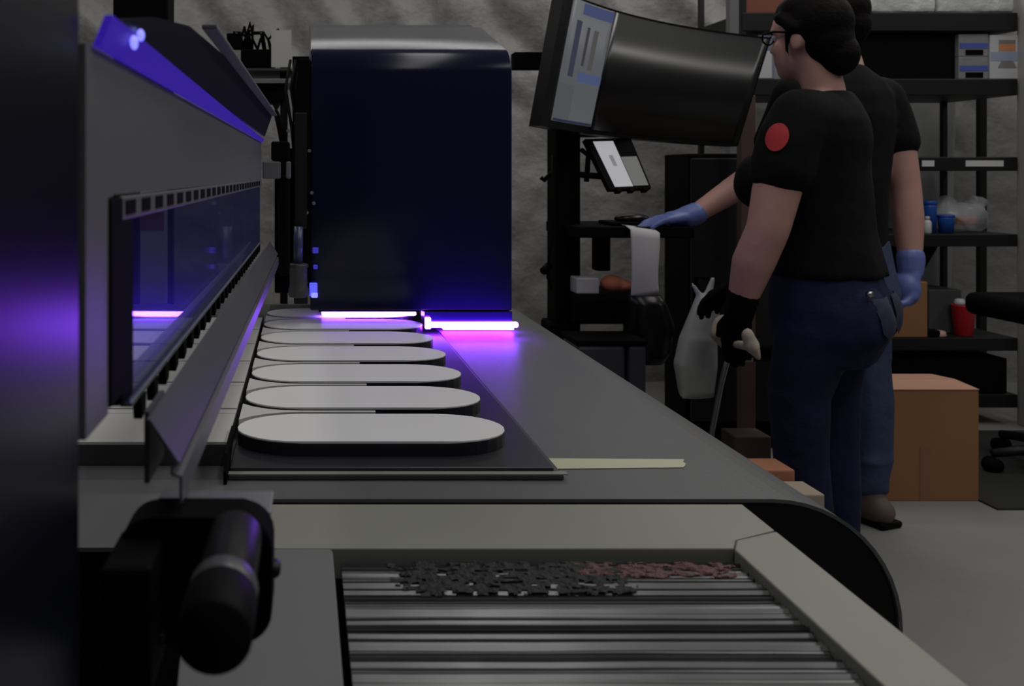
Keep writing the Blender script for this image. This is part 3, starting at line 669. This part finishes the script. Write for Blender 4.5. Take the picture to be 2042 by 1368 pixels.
# ------------------------------------------------------------------ storage shelves
SY, SC = 4.3, F / 4.3
sh = empty('storage_shelves', (2.6, SY, 0), 'black storage shelving unit loaded with boxes and bags at right', 'shelves')
def sx_(px, Y=SY): return (px - PX) * Y / F
def sz_(py, Y=SY): return CZ - (py - PY) * Y / F
levels = [(25, 62), (157, 190), (313, 341), (467, 492), (674, 700)]
SX0, SX1 = sx_(1480), sx_(2030)
for a_, b_ in levels:
    bm = NB(); box(bm, SX0 - 2.6, SX1 - 2.6, 0, .48, sz_(b_), sz_(a_), .004); obj('shelf', bm, M_blackm, sh)
bm = NB(); box(bm, SX0 - 2.6, SX1 - 2.6, .0, .48, .08, .14, .004); obj('shelf', bm, M_blackm, sh)
for px, yy in ((1484, 0), (1484, .45), (2020, .45)):
    if 1:
        bm = NB(); x = sx_(px) - 2.6; box(bm, x - .012, x + .012, yy + .003, yy + .03, 0, 2.15, .002); obj('post', bm, M_blackm, sh)
bm = NB(); x = sx_(1957, 4.8) - 2.6; box(bm, x - .018, x + .018, .485, .515, 0, 2.15, .002); obj('post', bm, M_blackm, sh)
for (p0, p1) in ((1925, 2000), (1838, 1862)):
    bm = NB(); box(bm, sx_(p0) - 2.6, sx_(p1) - 2.6, -.004, -.0005, sz_(332), sz_(320)); obj('shelf_label', bm, M_paper, sh, label='blank white label strip')
bm = NB(); box(bm, sx_(2034), sx_(2078), 4.22, 4.32, 0, 2.4, .004)
world_obj('pale_post', bm, mat('pale_metal', (.30, .30, .30), .5), (3.25, 4.22, 0), label='pale upright post at the right end of the shelves', cat='post')
# translucent sheeting behind the shelves
bm = NB(); L_ = []
for i in range(41):
    x = 2.62 + .75 * i / 40; rr = []
    for j in range(21):
        z = .15 + 1.9 * j / 20; rr.append(bm.verts.new((x, 4.95 + .03 * math.sin(x * 26 + .6 * math.sin(z * 3)) + .02 * noise.noise(Vector((x * 5, z * 3, 2))), z)))
    L_.append(rr)
for A, B in zip(L_, L_[1:]):
    for j in range(20): bm.faces.new((A[j], A[j + 1], B[j + 1], B[j]))
o = world_obj('plastic_curtain', bm, mat('cloudy_sheeting', (.30, .30, .30), .4, var=.3, scale=4), (3.0, 4.95, .15), True, 'pale plastic sheeting hanging behind the shelving unit', 'curtain')
md = o.modifiers.new('s', 'SOLIDIFY'); md.thickness = .003
def sitem(name, p0, p1, py0, py1, m, label, cat, d=.16, dy=.02, bev_=.004, group=None, zoff=0):
    base = [sz_(a_) for a_, b_ in levels]
    z0 = min(base, key=lambda z: abs(z - sz_(py1))) + .0005
    Y = SY + dy
    bm = NB(); box(bm, sx_(p0, Y), sx_(p1, Y), Y, Y + d, z0, sz_(py0, Y), bev_)
    return world_obj(name, bm, m, ((sx_(p0, Y) + sx_(p1, Y)) / 2, Y, z0), label=label, cat=cat, group=group)
sitem('red_box', 1488, 1592, -40, 25, mat('red_brown_card', (.20, .06, .035), .7), 'red brown box on the top shelf behind the woman\'s head', 'box')
def filmpack(px0, px1, py0, lab, lv=0, dy=.02):
    bm = NB(); Y = SY + dy; x0, x1 = sx_(px0, Y), sx_(px1, Y); z0 = sz_(levels[lv][0]) + .0005; z1 = sz_(py0, Y)
    box(bm, x0, x1, Y, Y + .30, z0, z1, .02, seg=3)
    bmesh.ops.subdivide_edges(bm, edges=bm.edges, cuts=3, use_grid_fill=True)
    for v in bm.verts:
        if v.co.z > z0 + .01: v.co += Vector((1, .6, .8)) * .012 * noise.noise(v.co * 16)
    return world_obj('wrapped_pack', bm, M_clearbag, ((x0 + x1) / 2, Y, z0), True, lab, 'pack', 'film wrapped packs on the top shelf')
filmpack(1712, 1868, -30, 'white film wrapped pack on the top shelf, just right of the dark hair')
filmpack(1872, 2026, -34, 'white film wrapped pack at the right end of the top shelf')
def labelled(px0, px1, py0, py1, lab, z_on=None):
    Y = SY + .02; x0, x1 = sx_(px0, Y), sx_(px1, Y)
    z0 = z_on if z_on is not None else sz_(levels[1][0]) + .0005; z1 = z0 + (py1 - py0) / SC
    e = empty('supply_box', ((x0 + x1) / 2, Y, z0), lab, 'box', 'striped supply boxes on the second shelf'); hw = (x1 - x0) / 2
    bm = NB(); box(bm, -hw, hw, 0, .16, 0, z1 - z0, .003); obj('body', bm, mat('box_grey', (.22, .22, .23), .5, var=.3, scale=30), e)
    h = z1 - z0
    bm = NB(); box(bm, -hw + .004, hw - .004, -.002, -.0003, h * .36, h * .60); obj('blue_band', bm, mat('blue_band', (.06, .10, .38), .5), e, label='blue printed band')
    bm = NB(); box(bm, -hw + .03, hw - .025, -.002, -.0003, h * .06, h * .30); obj('dark_panel', bm, M_black, e, label='dark printed panel')
    return z1
zt = labelled(1912, 1971, 110, 155, 'lower grey and blue striped box of the two stacked on the second shelf')
labelled(1912, 1971, 65, 110, 'upper grey and blue striped box of the two stacked on the second shelf', zt + .0005)
# big white printed box
wb = empty('white_carton', (sx_(2012, 4.3), SY + .015, sz_(157) + .0005), 'white carton with orange and grey printed marks at the shelf end', 'carton')
hw = (sx_(2045) - sx_(1980)) / 2
bm = NB(); box(bm, -hw, hw, 0, .22, 0, 88 / SC, .003); obj('body', bm, M_whitep, wb)
bm = NB(); box(bm, -.035, .04, -.0015, -.0003, 56 / SC, 70 / SC); obj('orange_mark', bm, M_orange, wb, label='orange printed mark')
bm = NB(); box(bm, -.035, .04, -.0015, -.0003, 70 / SC, 78 / SC); obj('grey_mark', bm, mat('print_grey', (.2, .19, .18), .6), wb)
bm = NB(); prism(bm, [(-.04, .05), (.045, .05), (.03, .08), (-.025, .08)], 'y', -.0015, -.0003); obj('grey_mark', bm, mat('print_grey', (.2, .19, .18), .6), wb)
bm = NB(); box(bm, -hw + .002, hw - .002, -.0012, -.0003, 36 / SC, 54 / SC); obj('blue_band', bm, mat('pale_blue', (.28, .33, .45), .6), wb)
# small things between monitor and face
sitem('blue_white_box', 1512, 1545, 70, 92, mat('bw_box', (.16, .19, .28), .5, var=.4, scale=40), 'small blue grey box on the second shelf left of the woman\'s face', 'box', zoff=1).location.z
sitem('white_box', 1502, 1540, 102, 122, M_whitep, 'low white box in front of the small blue grey box', 'box', dy=.0, d=.018)
sitem('blue_bottle', 1495, 1505, 165, 178, M_blue, 'tiny blue capped bottle by the woman\'s chin', 'bottle', d=.03, dy=-.0) if False else None
sitem('black_tote', 1716, 1905, 68, 155, M_black, 'black tote on the second shelf behind the man\'s shoulder', 'tote', d=.3, dy=.04)
# shelf four: blue tubs and clear bag
def tub(px0, px1, py0, m, lab, dy):
    Y = SY + dy; c = sx_((px0 + px1) / 2, Y); rr = (sx_(px1, Y) - sx_(px0, Y)) / 2; z0 = sz_(levels[3][0]) + .0005; h = sz_(py0, Y) - z0
    e = empty('blue_tub', (c, Y, z0), lab, 'tub', 'blue tubs on the fourth shelf')
    bm = NB(); lathe(bm, [(rr * .82, 0), (rr * .95, h * .8), (rr * .97, h * .86)]); obj('body', bm, m, e, True)
    bm = NB(); lathe(bm, [(rr, h * .865), (rr, h * .97), (rr * .9, h)]); obj('lid', bm, m, e, True)
tub(1841, 1867, 400, M_blue, 'taller blue tub on the fourth shelf next to the man\'s arm', .10)
tub(1871, 1902, 428, M_blue, 'shorter blue tub on the fourth shelf behind the white bottle', .09)
bt = empty('white_bottle', (sx_(1858), SY + .03, sz_(467) + .0005), 'small white bottle in front of the blue tubs', 'bottle')
bm = NB(); lathe(bm, [(.014, 0), (.0165, .004), (.0165, .052), (.010, .062)]); obj('body', bm, M_whitep, bt, True)
bm = NB(); lathe(bm, [(.0095, .0625), (.0095, .076), (.008, .078)]); obj('cap', bm, M_whitep, bt, True)
cbg = empty('clear_bag', (sx_(1972), SY + .18, sz_(467) + .0005), 'crumpled clear plastic bag on the fourth shelf', 'bag')
bm = NB(); ellipsoid(bm, (0, 0, .075), (.125, .08, .074))
ellipsoid(bm, (-.08, .0, .10), (.05, .05, .06)); ellipsoid(bm, (.07, .02, .11), (.05, .05, .06))
for v in bm.verts:
    v.co.x += .03 * noise.noise(v.co * 18); v.co.z = max(0, v.co.z + .03 * noise.noise(v.co * 15 + Vector((2, 3, 4))))
mcb = bpy.data.materials.new('clear_film'); mcb.use_nodes = True; nt = mcb.node_tree; b = nt.nodes['Principled BSDF']
b.inputs['Base Color'].default_value = (.8, .82, .85, 1); b.inputs['Roughness'].default_value = .2; b.inputs['Alpha'].default_value = .38
obj('film', bm, mcb, cbg, True)
bm = NB(); box(bm, -.045, .05, -.04, .03, .035, .068, .006); obj('orange_parts', bm, M_orange, cbg, label='orange parts inside the bag')
# fifth shelf: carton, bin, red cup, small items
sitem('shelf_carton', 1770, 1850, 562, 674, M_card, 'brown carton on the lowest shelf beside the man\'s blue glove', 'carton', d=.25, dy=.01)
sitem('dark_bin', 1852, 1918, 578, 674, mat('bin_dark', (.055, .06, .062), .5), 'dark grey bin between the brown carton and the red cup', 'bin', d=.2, dy=.12)
rc = empty('red_cup', (sx_(1943), SY + .07, sz_(674) + .0005), 'red plastic cup on the lowest shelf', 'cup')
bm = NB(); lathe(bm, [(.034, 0), (.036, .003), (.050, .135), (.0515, .140), (.0475, .140), (.034, .008)]); obj('body', bm, M_red, rc, True)
bm = NB(); lathe(bm, [(.022, .138), (.024, .15), (.018, .165), (.01, .168)], (-.018, .0, 0)); obj('contents', bm, M_whitep, rc, True)
bm = NB(); lathe(bm, [(.03, 0), (.032, .004), (.028, .022), (.015, .026)], (0, 0, 0)); o = obj('lens_cap', bm, mat('pinkish', (.5, .3, .25), .5), None, True, (sx_(1886), SY + .05, sz_(674) + .0005)); tag(o, 'small pale pink lid lying left of the red cup', 'lid')
bm = NB(); box(bm, -.045, .045, -.02, .03, 0, .03, .006); o = obj('black_puck', bm, M_black, None, False, (sx_(1862), SY + .04, sz_(674) + .0005)); tag(o, 'small black block on the lowest shelf beside the brown carton', 'block')
bm = NB(); loft(bm, [(0, 0, 0, .02, .02), (.03, 0, 0, .07, .05), (.13, .02, 0, .11, .06), (.15, .02, 0, .12, .06)])
o = obj('hanging_sack', bm, M_black, None, True, (sx_(1850), SY + .15, sz_(492) - .151)); tag(o, 'black sack hanging under the fourth shelf behind the blue glove', 'sack')
bm = NB(); box(bm, sx_(1770), sx_(2015), 4.32, 4.7, .142, .30, .004); world_obj('dark_crate', bm, M_black, (2.9, 4.32, .142), label='wide black crate at the bottom of the shelving unit', cat='crate')
# ------------------------------------------------------------------ office chair at right edge
oc = empty('office_chair', (2.80, 3.60, 0), 'black swivel chair cut off by the right edge of the photo', 'chair')
bm = NB(); box(bm, -.15, .38, -.24, .24, .575, .665, .035, seg=4); obj('seat', bm, M_black, oc, True)
bm = NB(); box(bm, .36, .42, -.22, .22, .72, 1.25, .025, seg=3); obj('backrest', bm, M_black, oc, True)
bm = NB(); tube(bm, [(.12, 0, .575), (.12, 0, .36)], .018); tube(bm, [(.12, 0, .36), (.12, 0, .10)], .028); obj('column', bm, M_chrome, oc, True)
bm = NB(); box(bm, .36, .385, -.03, .03, .55, .80, .006); obj('back_stem', bm, M_black, oc)
for k in range(5):
    t = 2 * math.pi * k / 5 + .55; d = Vector((math.cos(t), math.sin(t), 0))
    bm = NB(); tube(bm, [Vector((.12, 0, .11)), Vector((.12, 0, .075)) + d * .30], [.024, .016]); lg = obj('base_arm', bm, M_blackm, oc, True)
    bm = NB(); e_ = Vector((.12, 0, .03)) + d * .30; s_ = Vector((-d.y, d.x, 0)) * .022; tube(bm, [e_ - s_, e_ + s_], .0295, 14); obj('caster', bm, M_black, lg, True)
bm = NB(); box(bm, 2.345, 3.4, 3.22, 4.2, 0.0005, .006); world_obj('floor_sheet', bm, mat('sheet_black', (.012, .012, .012), .8), (2.8, 3.22, 0), label='thin black sheet on the floor under the swivel chair', cat='mat')  # thin black sheet laid flat on the floor

# ------------------------------------------------------------------ people
def hand(bm, w, d, n, s, curl=.5, L=1.0, thick=1.0, thumb=True):
    """w wrist, d finger direction, n palm normal, s towards the thumb"""
    w, d, n, s = Vector(w), Vector(d).normalized(), Vector(n).normalized(), Vector(s).normalized()
    kn = []
    for i, (off, lm) in enumerate(((.030, .088), (.010, .092), (-.010, .088), (-.029, .080))):
        k = w + d * lm * L + s * off; kn.append(k)
        capsule(bm, w + s * off * .55 + d * .005, .017 * thick, k, .0125 * thick, 10)
    capsule(bm, w - d * .03, .029 * thick, w + d * .02, .026 * thick, 12)
    for i, ln in enumerate((.072, .080, .074, .058)):
        p = kn[i]; a_ = curl * (1 + .12 * i) * .6; seg = (.45, .31, .24)
        for j in range(3):
            dd = (d * math.cos(a_) + n * math.sin(a_)).normalized(); q_ = p + dd * ln * seg[j] * L
            capsule(bm, p, (.0105 - .0008 * j) * thick, q_, (.0100 - .0010 * j) * thick, 10); p = q_; a_ += curl * .75
    if thumb:
        p = w + d * .022 + s * .026; dd = (d * .72 + s * .62 + n * .25).normalized(); q_ = p + dd * .042
        capsule(bm, p, .014 * thick, q_, .0115 * thick, 10)
        dd = (d * .92 + s * .25 + n * .35).normalized(); capsule(bm, q_, .0112 * thick, q_ + dd * .034, .009 * thick, 10)
def head(bm, c, rot, k=1.0):
    """c head centre; rot yaw of head in body frame (x forward)"""
    Rz = Matrix.Rotation(rot, 3, 'Z'); c = Vector(c)
    def T(x, y, z): return c + Rz @ Vector((x * k, y * k, z * k))
    ellipsoid(bm, T(-.012, 0, .028), (.096 * k, .076 * k, .090 * k), Rz)
    ellipsoid(bm, T(.030, 0, -.035), (.062 * k, .060 * k, .078 * k), Rz)
    ellipsoid(bm, T(.052, 0, -.085), (.032 * k, .036 * k, .028 * k), Rz)          # chin
    ellipsoid(bm, T(.066, 0, .048), (.025 * k, .05 * k, .035 * k), Rz)
    capsule(bm, T(.088, 0, .012), .008 * k, T(.102, 0, -.022), .0125 * k, 10)      # nose
    ellipsoid(bm, T(.080, 0, -.058), (.013 * k, .024 * k, .008 * k), Rz)           # lips
    ellipsoid(bm, T(.081, 0, -.066), (.012 * k, .020 * k, .007 * k), Rz)
    for s in (1, -1):
        ellipsoid(bm, T(-.008, s * .076, -.012), (.018 * k, .009 * k, .031 * k), Rz)   # ears
        ellipsoid(bm, T(.052, s * .040, -.025), (.026 * k, .022 * k, .024 * k), Rz)    # cheeks
        ellipsoid(bm, T(.076, s * .033, .030), (.014 * k, .022 * k, .007 * k), Rz)     # brows
    return T, Rz
M_eye = mat('eye_white', (.6, .6, .58), .2); M_iris = mat('eye_dark', (.03, .02, .015), .15)
def eyes(T, Rz, k, parent):
    for s in (1, -1):
        bm = NB(); ellipsoid(bm, T(.074, s * .031, .012), (.011 * k,) * 3); eo = obj('eye', bm, M_eye, parent, True)
        bm = NB(); ellipsoid(bm, T(.082, s * .031, .012), (.0045 * k, .005 * k, .005 * k), Rz); obj('iris', bm, M_iris, eo, True)

# --- woman ---
ang = math.atan2(.62, -.785)
wo = empty('person', (1.429, 2.62, .0539), 'woman with hair bun and glasses, black t-shirt with red sleeve patch, dark jeans', 'person', rz=ang); wo.scale = (.9527,) * 3
HY = -.30
bm = NB()
T, Rz = head(bm, (.042, .0, 1.528), HY, 1.02)
chain(bm, [((-.012, 0, 1.30), .060), ((-.002, 0, 1.38), .056), ((.020, 0, 1.47), .056)])
chain(bm, [((-.015, .10, 1.315), .038), ((0, .02, 1.345), .04)]); chain(bm, [((-.015, -.10, 1.315), .038), ((0, -.02, 1.345), .04)])
loft(bm, [(.80, -.01, 0, .115, .155), (.95, 0, 0, .095, .13), (1.10, .01, 0, .10, .145), (1.25, -.005, 0, .09, .16), (1.32, -.012, 0, .07, .13), (1.355, -.012, 0, .05, .06)])
LA = [((.03, .185, 1.295), .060), ((.068, .220, 1.13), .066), ((.092, .250, .985), .056), ((.130, .250, .89), .056), ((.160, .242, .785), .039), ((.168, .238, .75), .035)]
chain(bm, LA)
RA = [((0, -.185, 1.295), .060), ((.02, -.22, 1.13), .060), ((.03, -.225, .99), .050), ((.14, -.16, .90), .046), ((.22, -.09, .82), .036), ((.24, -.08, .795), .034)]
chain(bm, RA)
for s, a0 in ((1, .045), (-1, -.005)):
    chain(bm, [((a0 * .5, s * .085, .80), .085), ((a0, s * .088, .48), .055), ((a0 - .01, s * .088, .30), .052), ((a0, s * .088, .04), .035), ((a0 + .10, s * .095, -.02), .03)])
body = blob('body', bm, M_skin, wo, .009, 4)
eyes(T, Rz, 1.0, body)
# hair
bm = NB()
ellipsoid(bm, T(-.030, 0, .040), (.098, .086, .098), Rz); ellipsoid(bm, T(-.062, 0, -.010), (.066, .070, .078), Rz); ellipsoid(bm, T(.006, 0, .080), (.080, .074, .055), Rz)
ellipsoid(bm, T(-.084, -.008, -.050), (.056, .058, .062), Rz)
capsule(bm, T(.040, .070, .060), .018, T(-.01, .080, .025), .016); capsule(bm, T(.040, -.070, .060), .018, T(-.01, -.080, .025), .016)
chain(bm, [(T(.012, .078, .02), .010), (T(.018, .077, -.02), .007), (T(.016, .072, -.05), .004)], 10)
blob('hair', bm, M_hair, wo, .007, 3)
gl_ = NB()
for s in (1, -1):
    P = [T(.096 + .004 * math.cos(t), s * (.033 + .024 * math.cos(t)), .012 + .019 * math.sin(t)) for t in [2 * math.pi * k / 14 for k in range(15)]]
    tube(gl_, P, .0026, 6); tube(gl_, [T(.094, s * .057, .022), T(.05, s * .0835, .022), T(.0, s * .086, .014)], .0034, 6)
tube(gl_, [T(.101, -.010, .018), T(.104, 0, .021), T(.101, .010, .018)], .0026, 6)
obj('glasses', gl_, M_black, wo, True)
# shirt
bm = NB()
loft(bm, [(.845, -.012, 0, .152, .190), (.90, -.004, 0, .145, .182), (.97, .004, 0, .138, .176), (1.06, .012, 0, .138, .180), (1.15, .018, 0, .140, .190), (1.23, .004, 0, .128, .198), (1.29, -.010, 0, .112, .190), (1.330, -.018, 0, .088, .140), (1.358, -.016, 0, .070, .088), (1.374, -.012, 0, .061, .064)], p=2.05)
for s in (1, -1): ellipsoid(bm, (.145, s * .075, 1.115), (.085, .085, .085))
chain(bm, [((-.012, .10, 1.300), .072), ((.026, .172, 1.292), .083), ((.048, .205, 1.22), .085), ((.064, .222, 1.145), .081)]); chain(bm, [((-.008, -.165, 1.295), .080), ((.01, -.205, 1.22), .078), ((.018, -.22, 1.15), .074)])
for v in bm.verts: v.co += Vector((.010 * noise.noise(v.co * 11), .008 * noise.noise(v.co * 11 + Vector((4, 0, 0))), 0))
o = blob('t_shirt', bm, M_shirt, wo, .010, 8)
bm = NB()
import mathutils
def wrap(name, outline, centre, ua, va, target, m, lab, par):
    bm = NB(); ua, va, ce = Vector(ua), Vector(va), Vector(centre); rings = []
    for f in (1, .88, .76, .64, .52, .4, .28, .14): rings.append([bm.verts.new(ce + ua * a * f + va * b * f) for a, b in outline])
    c0 = bm.verts.new(ce); n = len(outline)
    for A, B in zip(rings, rings[1:]):
        for k in range(n): bm.faces.new((A[k], A[(k + 1) % n], B[(k + 1) % n], B[k]))
    for k in range(n): bm.faces.new((rings[-1][k], rings[-1][(k + 1) % n], c0))
    o = obj(name, bm, m, par, True, label=lab)
    w_ = o.modifiers.new('wrap', 'SHRINKWRAP'); w_.target = target; w_.wrap_method = 'PROJECT'; w_.use_negative_direction = True; w_.use_positive_direction = True; w_.project_limit = .2; w_.offset = .006
    return o
shirt = o
circ = [(math.cos(2 * math.pi * k / 28), math.sin(2 * math.pi * k / 28)) for k in range(28)]
wrap('sleeve_patch', circ, (.062, .33, 1.237), (.029, 0, .010), (-.010, 0, .037), shirt, M_patch, 'round red patch printed on the sleeve', wo)
# jeans
bm = NB()
loft(bm, [(.60, -.01, 0, .12, .155), (.68, -.02, 0, .150, .188), (.76, -.016, 0, .155, .190), (.84, -.008, 0, .140, .178), (.885, -.004, 0, .132, .170)])
for s in (1, -1): ellipsoid(bm, (-.095, s * .080, .735), (.088, .090, .105))
for s, a0 in ((1, .045), (-1, -.005)):
    chain(bm, [((a0 * .3 - .01, s * .088, .70), .105), ((a0, s * .090, .52), .084), ((a0 - .005, s * .088, .34), .074), ((a0 - .015, s * .088, .18), .069), ((a0 - .012, s * .088, .01), .062)])
for v in bm.verts: v.co += Vector((.007 * noise.noise(v.co * 16), .007 * noise.noise(v.co * 16 + Vector((4, 0, 0))), 0))
je = blob('jeans', bm, M_jeansd, wo, .010, 3)
for s in (1, -1):
    pk = [(-.055, .055), (-.02, .057), (.02, .057), (.055, .055), (.054, .0), (.050, -.035), (.025, -.052), (0, -.062), (-.025, -.052), (-.050, -.035), (-.054, 0)]
    wrap('pocket', pk, (-.26, s * .085, .745), (0, 1, 0), (0, 0, 1), je, mat('denim_seam', (.024, .028, .062), .85, var=.4, scale=40), 'paler stitched back pocket', wo)
bm = NB(); tube(bm, [(-.13, .145, .815), (-.142, .151, .815)], .008, 10); obj('rivet', bm, M_chrome, wo, True)
for s, a0 in ((1, .045), (-1, -.005)):
    bm = NB(); chain(bm, [((a0 - .05, s * .09, -.0215), .035), ((a0 + .06, s * .095, -.0195), .037), ((a0 + .15, s * .10, -.0265), .030)])
    ellipsoid(bm, (a0 - .02, s * .09, .013), (.05, .042, .05)); blob('shoe', bm, M_black, wo, .008, 2)
bm = NB(); hand(bm, (.168, .238, .752), (.12, -.05, -1), (-.25, -1, 0), (1, -.2, .1), .35, 1.0, 1.12); chain(bm, [((.156, .243, .80), .043), ((.168, .238, .745), .038)])
blob('glove', bm, M_black, wo, .005, 2, 'black work glove')
bm = NB(); hand(bm, (.235, -.082, .80), (.75, .45, -.5), (-.3, .2, -1), (.3, .8, .2), .5, 1.0, 1.1); chain(bm, [((.21, -.10, .83), .040), ((.235, -.082, .80), .036)])
blob('glove', bm, M_black, wo, .005, 2, 'black work glove')
# cloth in her hands
bm = NB(); inv = Matrix.Rotation(-ang, 3, 'Z')
def wl(px, py, Y): return U(px, py, Y)
chain(bm, [(wl(1492, 668, 2.43), .016), (wl(1500, 690, 2.43), .020), (wl(1511, 714, 2.43), .008)]); chain(bm, [(wl(1440, 642, 2.64), .022), (wl(1436, 665, 2.64), .028), (wl(1452, 694, 2.62), .014)])
chain(bm, [(wl(1436, 662, 2.64), .018), (wl(1466, 686, 2.56), .010), (wl(1497, 690, 2.44), .014)])
for v in bm.verts: v.co += Vector((.006 * noise.noise(v.co * 30), 0, .006 * noise.noise(v.co * 30 + Vector((4, 0, 0)))))
o = blob('stained_rag', bm, M_rag, None, .006, 1); tag(o, 'pale stained rag held in the woman\'s black glove', 'cloth')

# --- man ---
angm = math.atan2(.94, -.35)
mn = empty('person', (1.744, 3.10, -.0263), 'man behind the woman in black t-shirt, blue jeans and blue nitrile gloves, reaching left', 'person', rz=angm); mn.scale = (1.023,) * 3
def ml(px, py, Y): return (Matrix.Rotation(-angm, 3, 'Z') @ (U(px, py, Y) - Vector((1.744, 3.10, -.0263)))) / 1.023
SHL = Vector((0, .185, 1.375)); EL, WR, KN = ml(1530, 335, 3.21), ml(1382, 430, 3.20), ml(1330, 437, 3.19)
bm = NB()
T2, Rz2 = head(bm, (.06, -.025, 1.615), .35, 1.05)
chain(bm, [((-.02, 0, 1.38), .075), ((-.005, -.008, 1.47), .062), ((.035, -.022, 1.56), .058)])
loft(bm, [(.85, 0, 0, .11, .15), (1.0, 0, 0, .10, .14), (1.2, 0, 0, .11, .165), (1.35, -.01, 0, .10, .17), (1.42, -.015, 0, .075, .13), (1.45, -.015, 0, .05, .07)])
chain(bm, [((0, -.185, 1.375), .060), ((-.035, -.206, 1.23), .056), ((-.062, -.212, 1.085), .046), ((-.075, -.206, .99), .046), ((-.095, -.190, .87), .034), ((-.10, -.185, .83), .031)])
chain(bm, [(SHL, .060), (SHL.lerp(EL, .5), .054), (EL, .045), (EL.lerp(WR, .35), .046), (WR, .031), (WR.lerp(KN, .3), .029)])
for s in (1, -1):
    chain(bm, [((0, s * .09, .85), .085), ((0, s * .10, .50), .058), ((-.01, s * .10, .32), .055), ((0, s * .10, .10), .04), ((.12, s * .11, .04), .032)])
body2 = blob('body', bm, M_skin, mn, .009, 4)
eyes(T2, Rz2, 1.05, body2)
bm = NB()
ellipsoid(bm, T2(-.028, 0, .046), (.094, .085, .090), Rz2); ellipsoid(bm, T2(-.060, 0, .0), (.062, .068, .070), Rz2); ellipsoid(bm, T2(.005, 0, .082), (.080, .072, .045), Rz2)
blob('hair', bm, M_hair, mn, .008, 3)
bm = NB()
loft(bm, [(.895, 0, 0, .120, .160), (.98, .002, 0, .118, .156), (1.10, .004, 0, .122, .163), (1.22, .006, 0, .128, .178), (1.32, -.004, 0, .122, .192), (1.39, -.015, 0, .105, .172), (1.435, -.022, 0, .086, .125), (1.465, -.018, 0, .070, .078), (1.480, -.012, 0, .064, .066)], p=2.1)
chain(bm, [((-.006, -.170, 1.378), .076), ((-.020, -.198, 1.30), .072), ((-.033, -.207, 1.240), .067)])
chain(bm, [(SHL * 1.0, .078), (SHL.lerp(EL, .3), .072), (SHL.lerp(EL, .62), .066)])
for v in bm.verts: v.co += Vector((.012 * noise.noise(v.co * 10), .010 * noise.noise(v.co * 10 + Vector((4, 0, 0))), 0))
blob('t_shirt', bm, M_shirt, mn, .010, 4)
bm = NB()
loft(bm, [(.66, -.01, 0, .115, .150), (.76, -.018, 0, .132, .166), (.84, -.01, 0, .125, .162), (.93, 0, 0, .115, .153)])
for s in (1, -1):
    ellipsoid(bm, (-.055, s * .066, .80), (.075, .076, .09))
    chain(bm, [((-.01, s * .076, .76), .086), ((0, s * .092, .55), .078), ((-.008, s * .10, .40), .073), ((-.015, s * .10, .25), .068), ((-.012, s * .10, .155), .066)])
for v in bm.verts:
    v.co += Vector((.010 * noise.noise(v.co * 20), .010 * noise.noise(v.co * 20 + Vector((4, 0, 0))), 0))
    if v.co.z < .6: v.co += (Vector((v.co.x, v.co.y - math.copysign(.1, v.co.y), 0)).normalized() * .007 * math.sin(v.co.z * 62 + 3 * noise.noise(v.co * 6)))
blob('jeans', bm, M_jeans, mn, .009, 2)
for s in (1, -1):
    bm = NB(); chain(bm, [((-.06, s * .10, .072), .045), ((.06, s * .107, .072), .045), ((.17, s * .115, .063), .036)])
    chain(bm, [((-.015, s * .10, .085), .055), ((-.012, s * .10, .15), .058)]); ellipsoid(bm, (.03, s * .104, .09), (.07, .048, .05)); bt_ = blob('boot', bm, M_leather, mn, .008, 2)
    bm = NB(); box(bm, -.10, .20, s * .108 - .045, s * .108 + .045, .0262, .048, .008); obj('sole', bm, M_rubber, bt_)
bm = NB(); hand(bm, (-.10, -.185, .835), (-.02, .30, -1), (.35, 1, .1), (1, -.3, .1), .75, 1.0, 1.25); chain(bm, [((-.096, -.190, .875), .040), ((-.10, -.185, .835), .037)]); ellipsoid(bm, (-.10, -.165, .775), (.044, .036, .055))
blob('glove', bm, M_nitrile, mn, .005, 3, 'blue nitrile glove')
bm = NB(); hd = (KN - WR).normalized(); sd_ = hd.cross(Vector((0, 0, 1))).normalized(); hand(bm, WR.lerp(KN, .25), hd, (0, 0, -1), sd_, .22, 1.0, 1.15); chain(bm, [(EL.lerp(WR, .95), .037), (WR.lerp(KN, .25), .035)]); ellipsoid(bm, WR.lerp(KN, .75), (.036, .036, .024))
blob('glove', bm, M_nitrile, mn, .005, 3, 'blue nitrile glove')
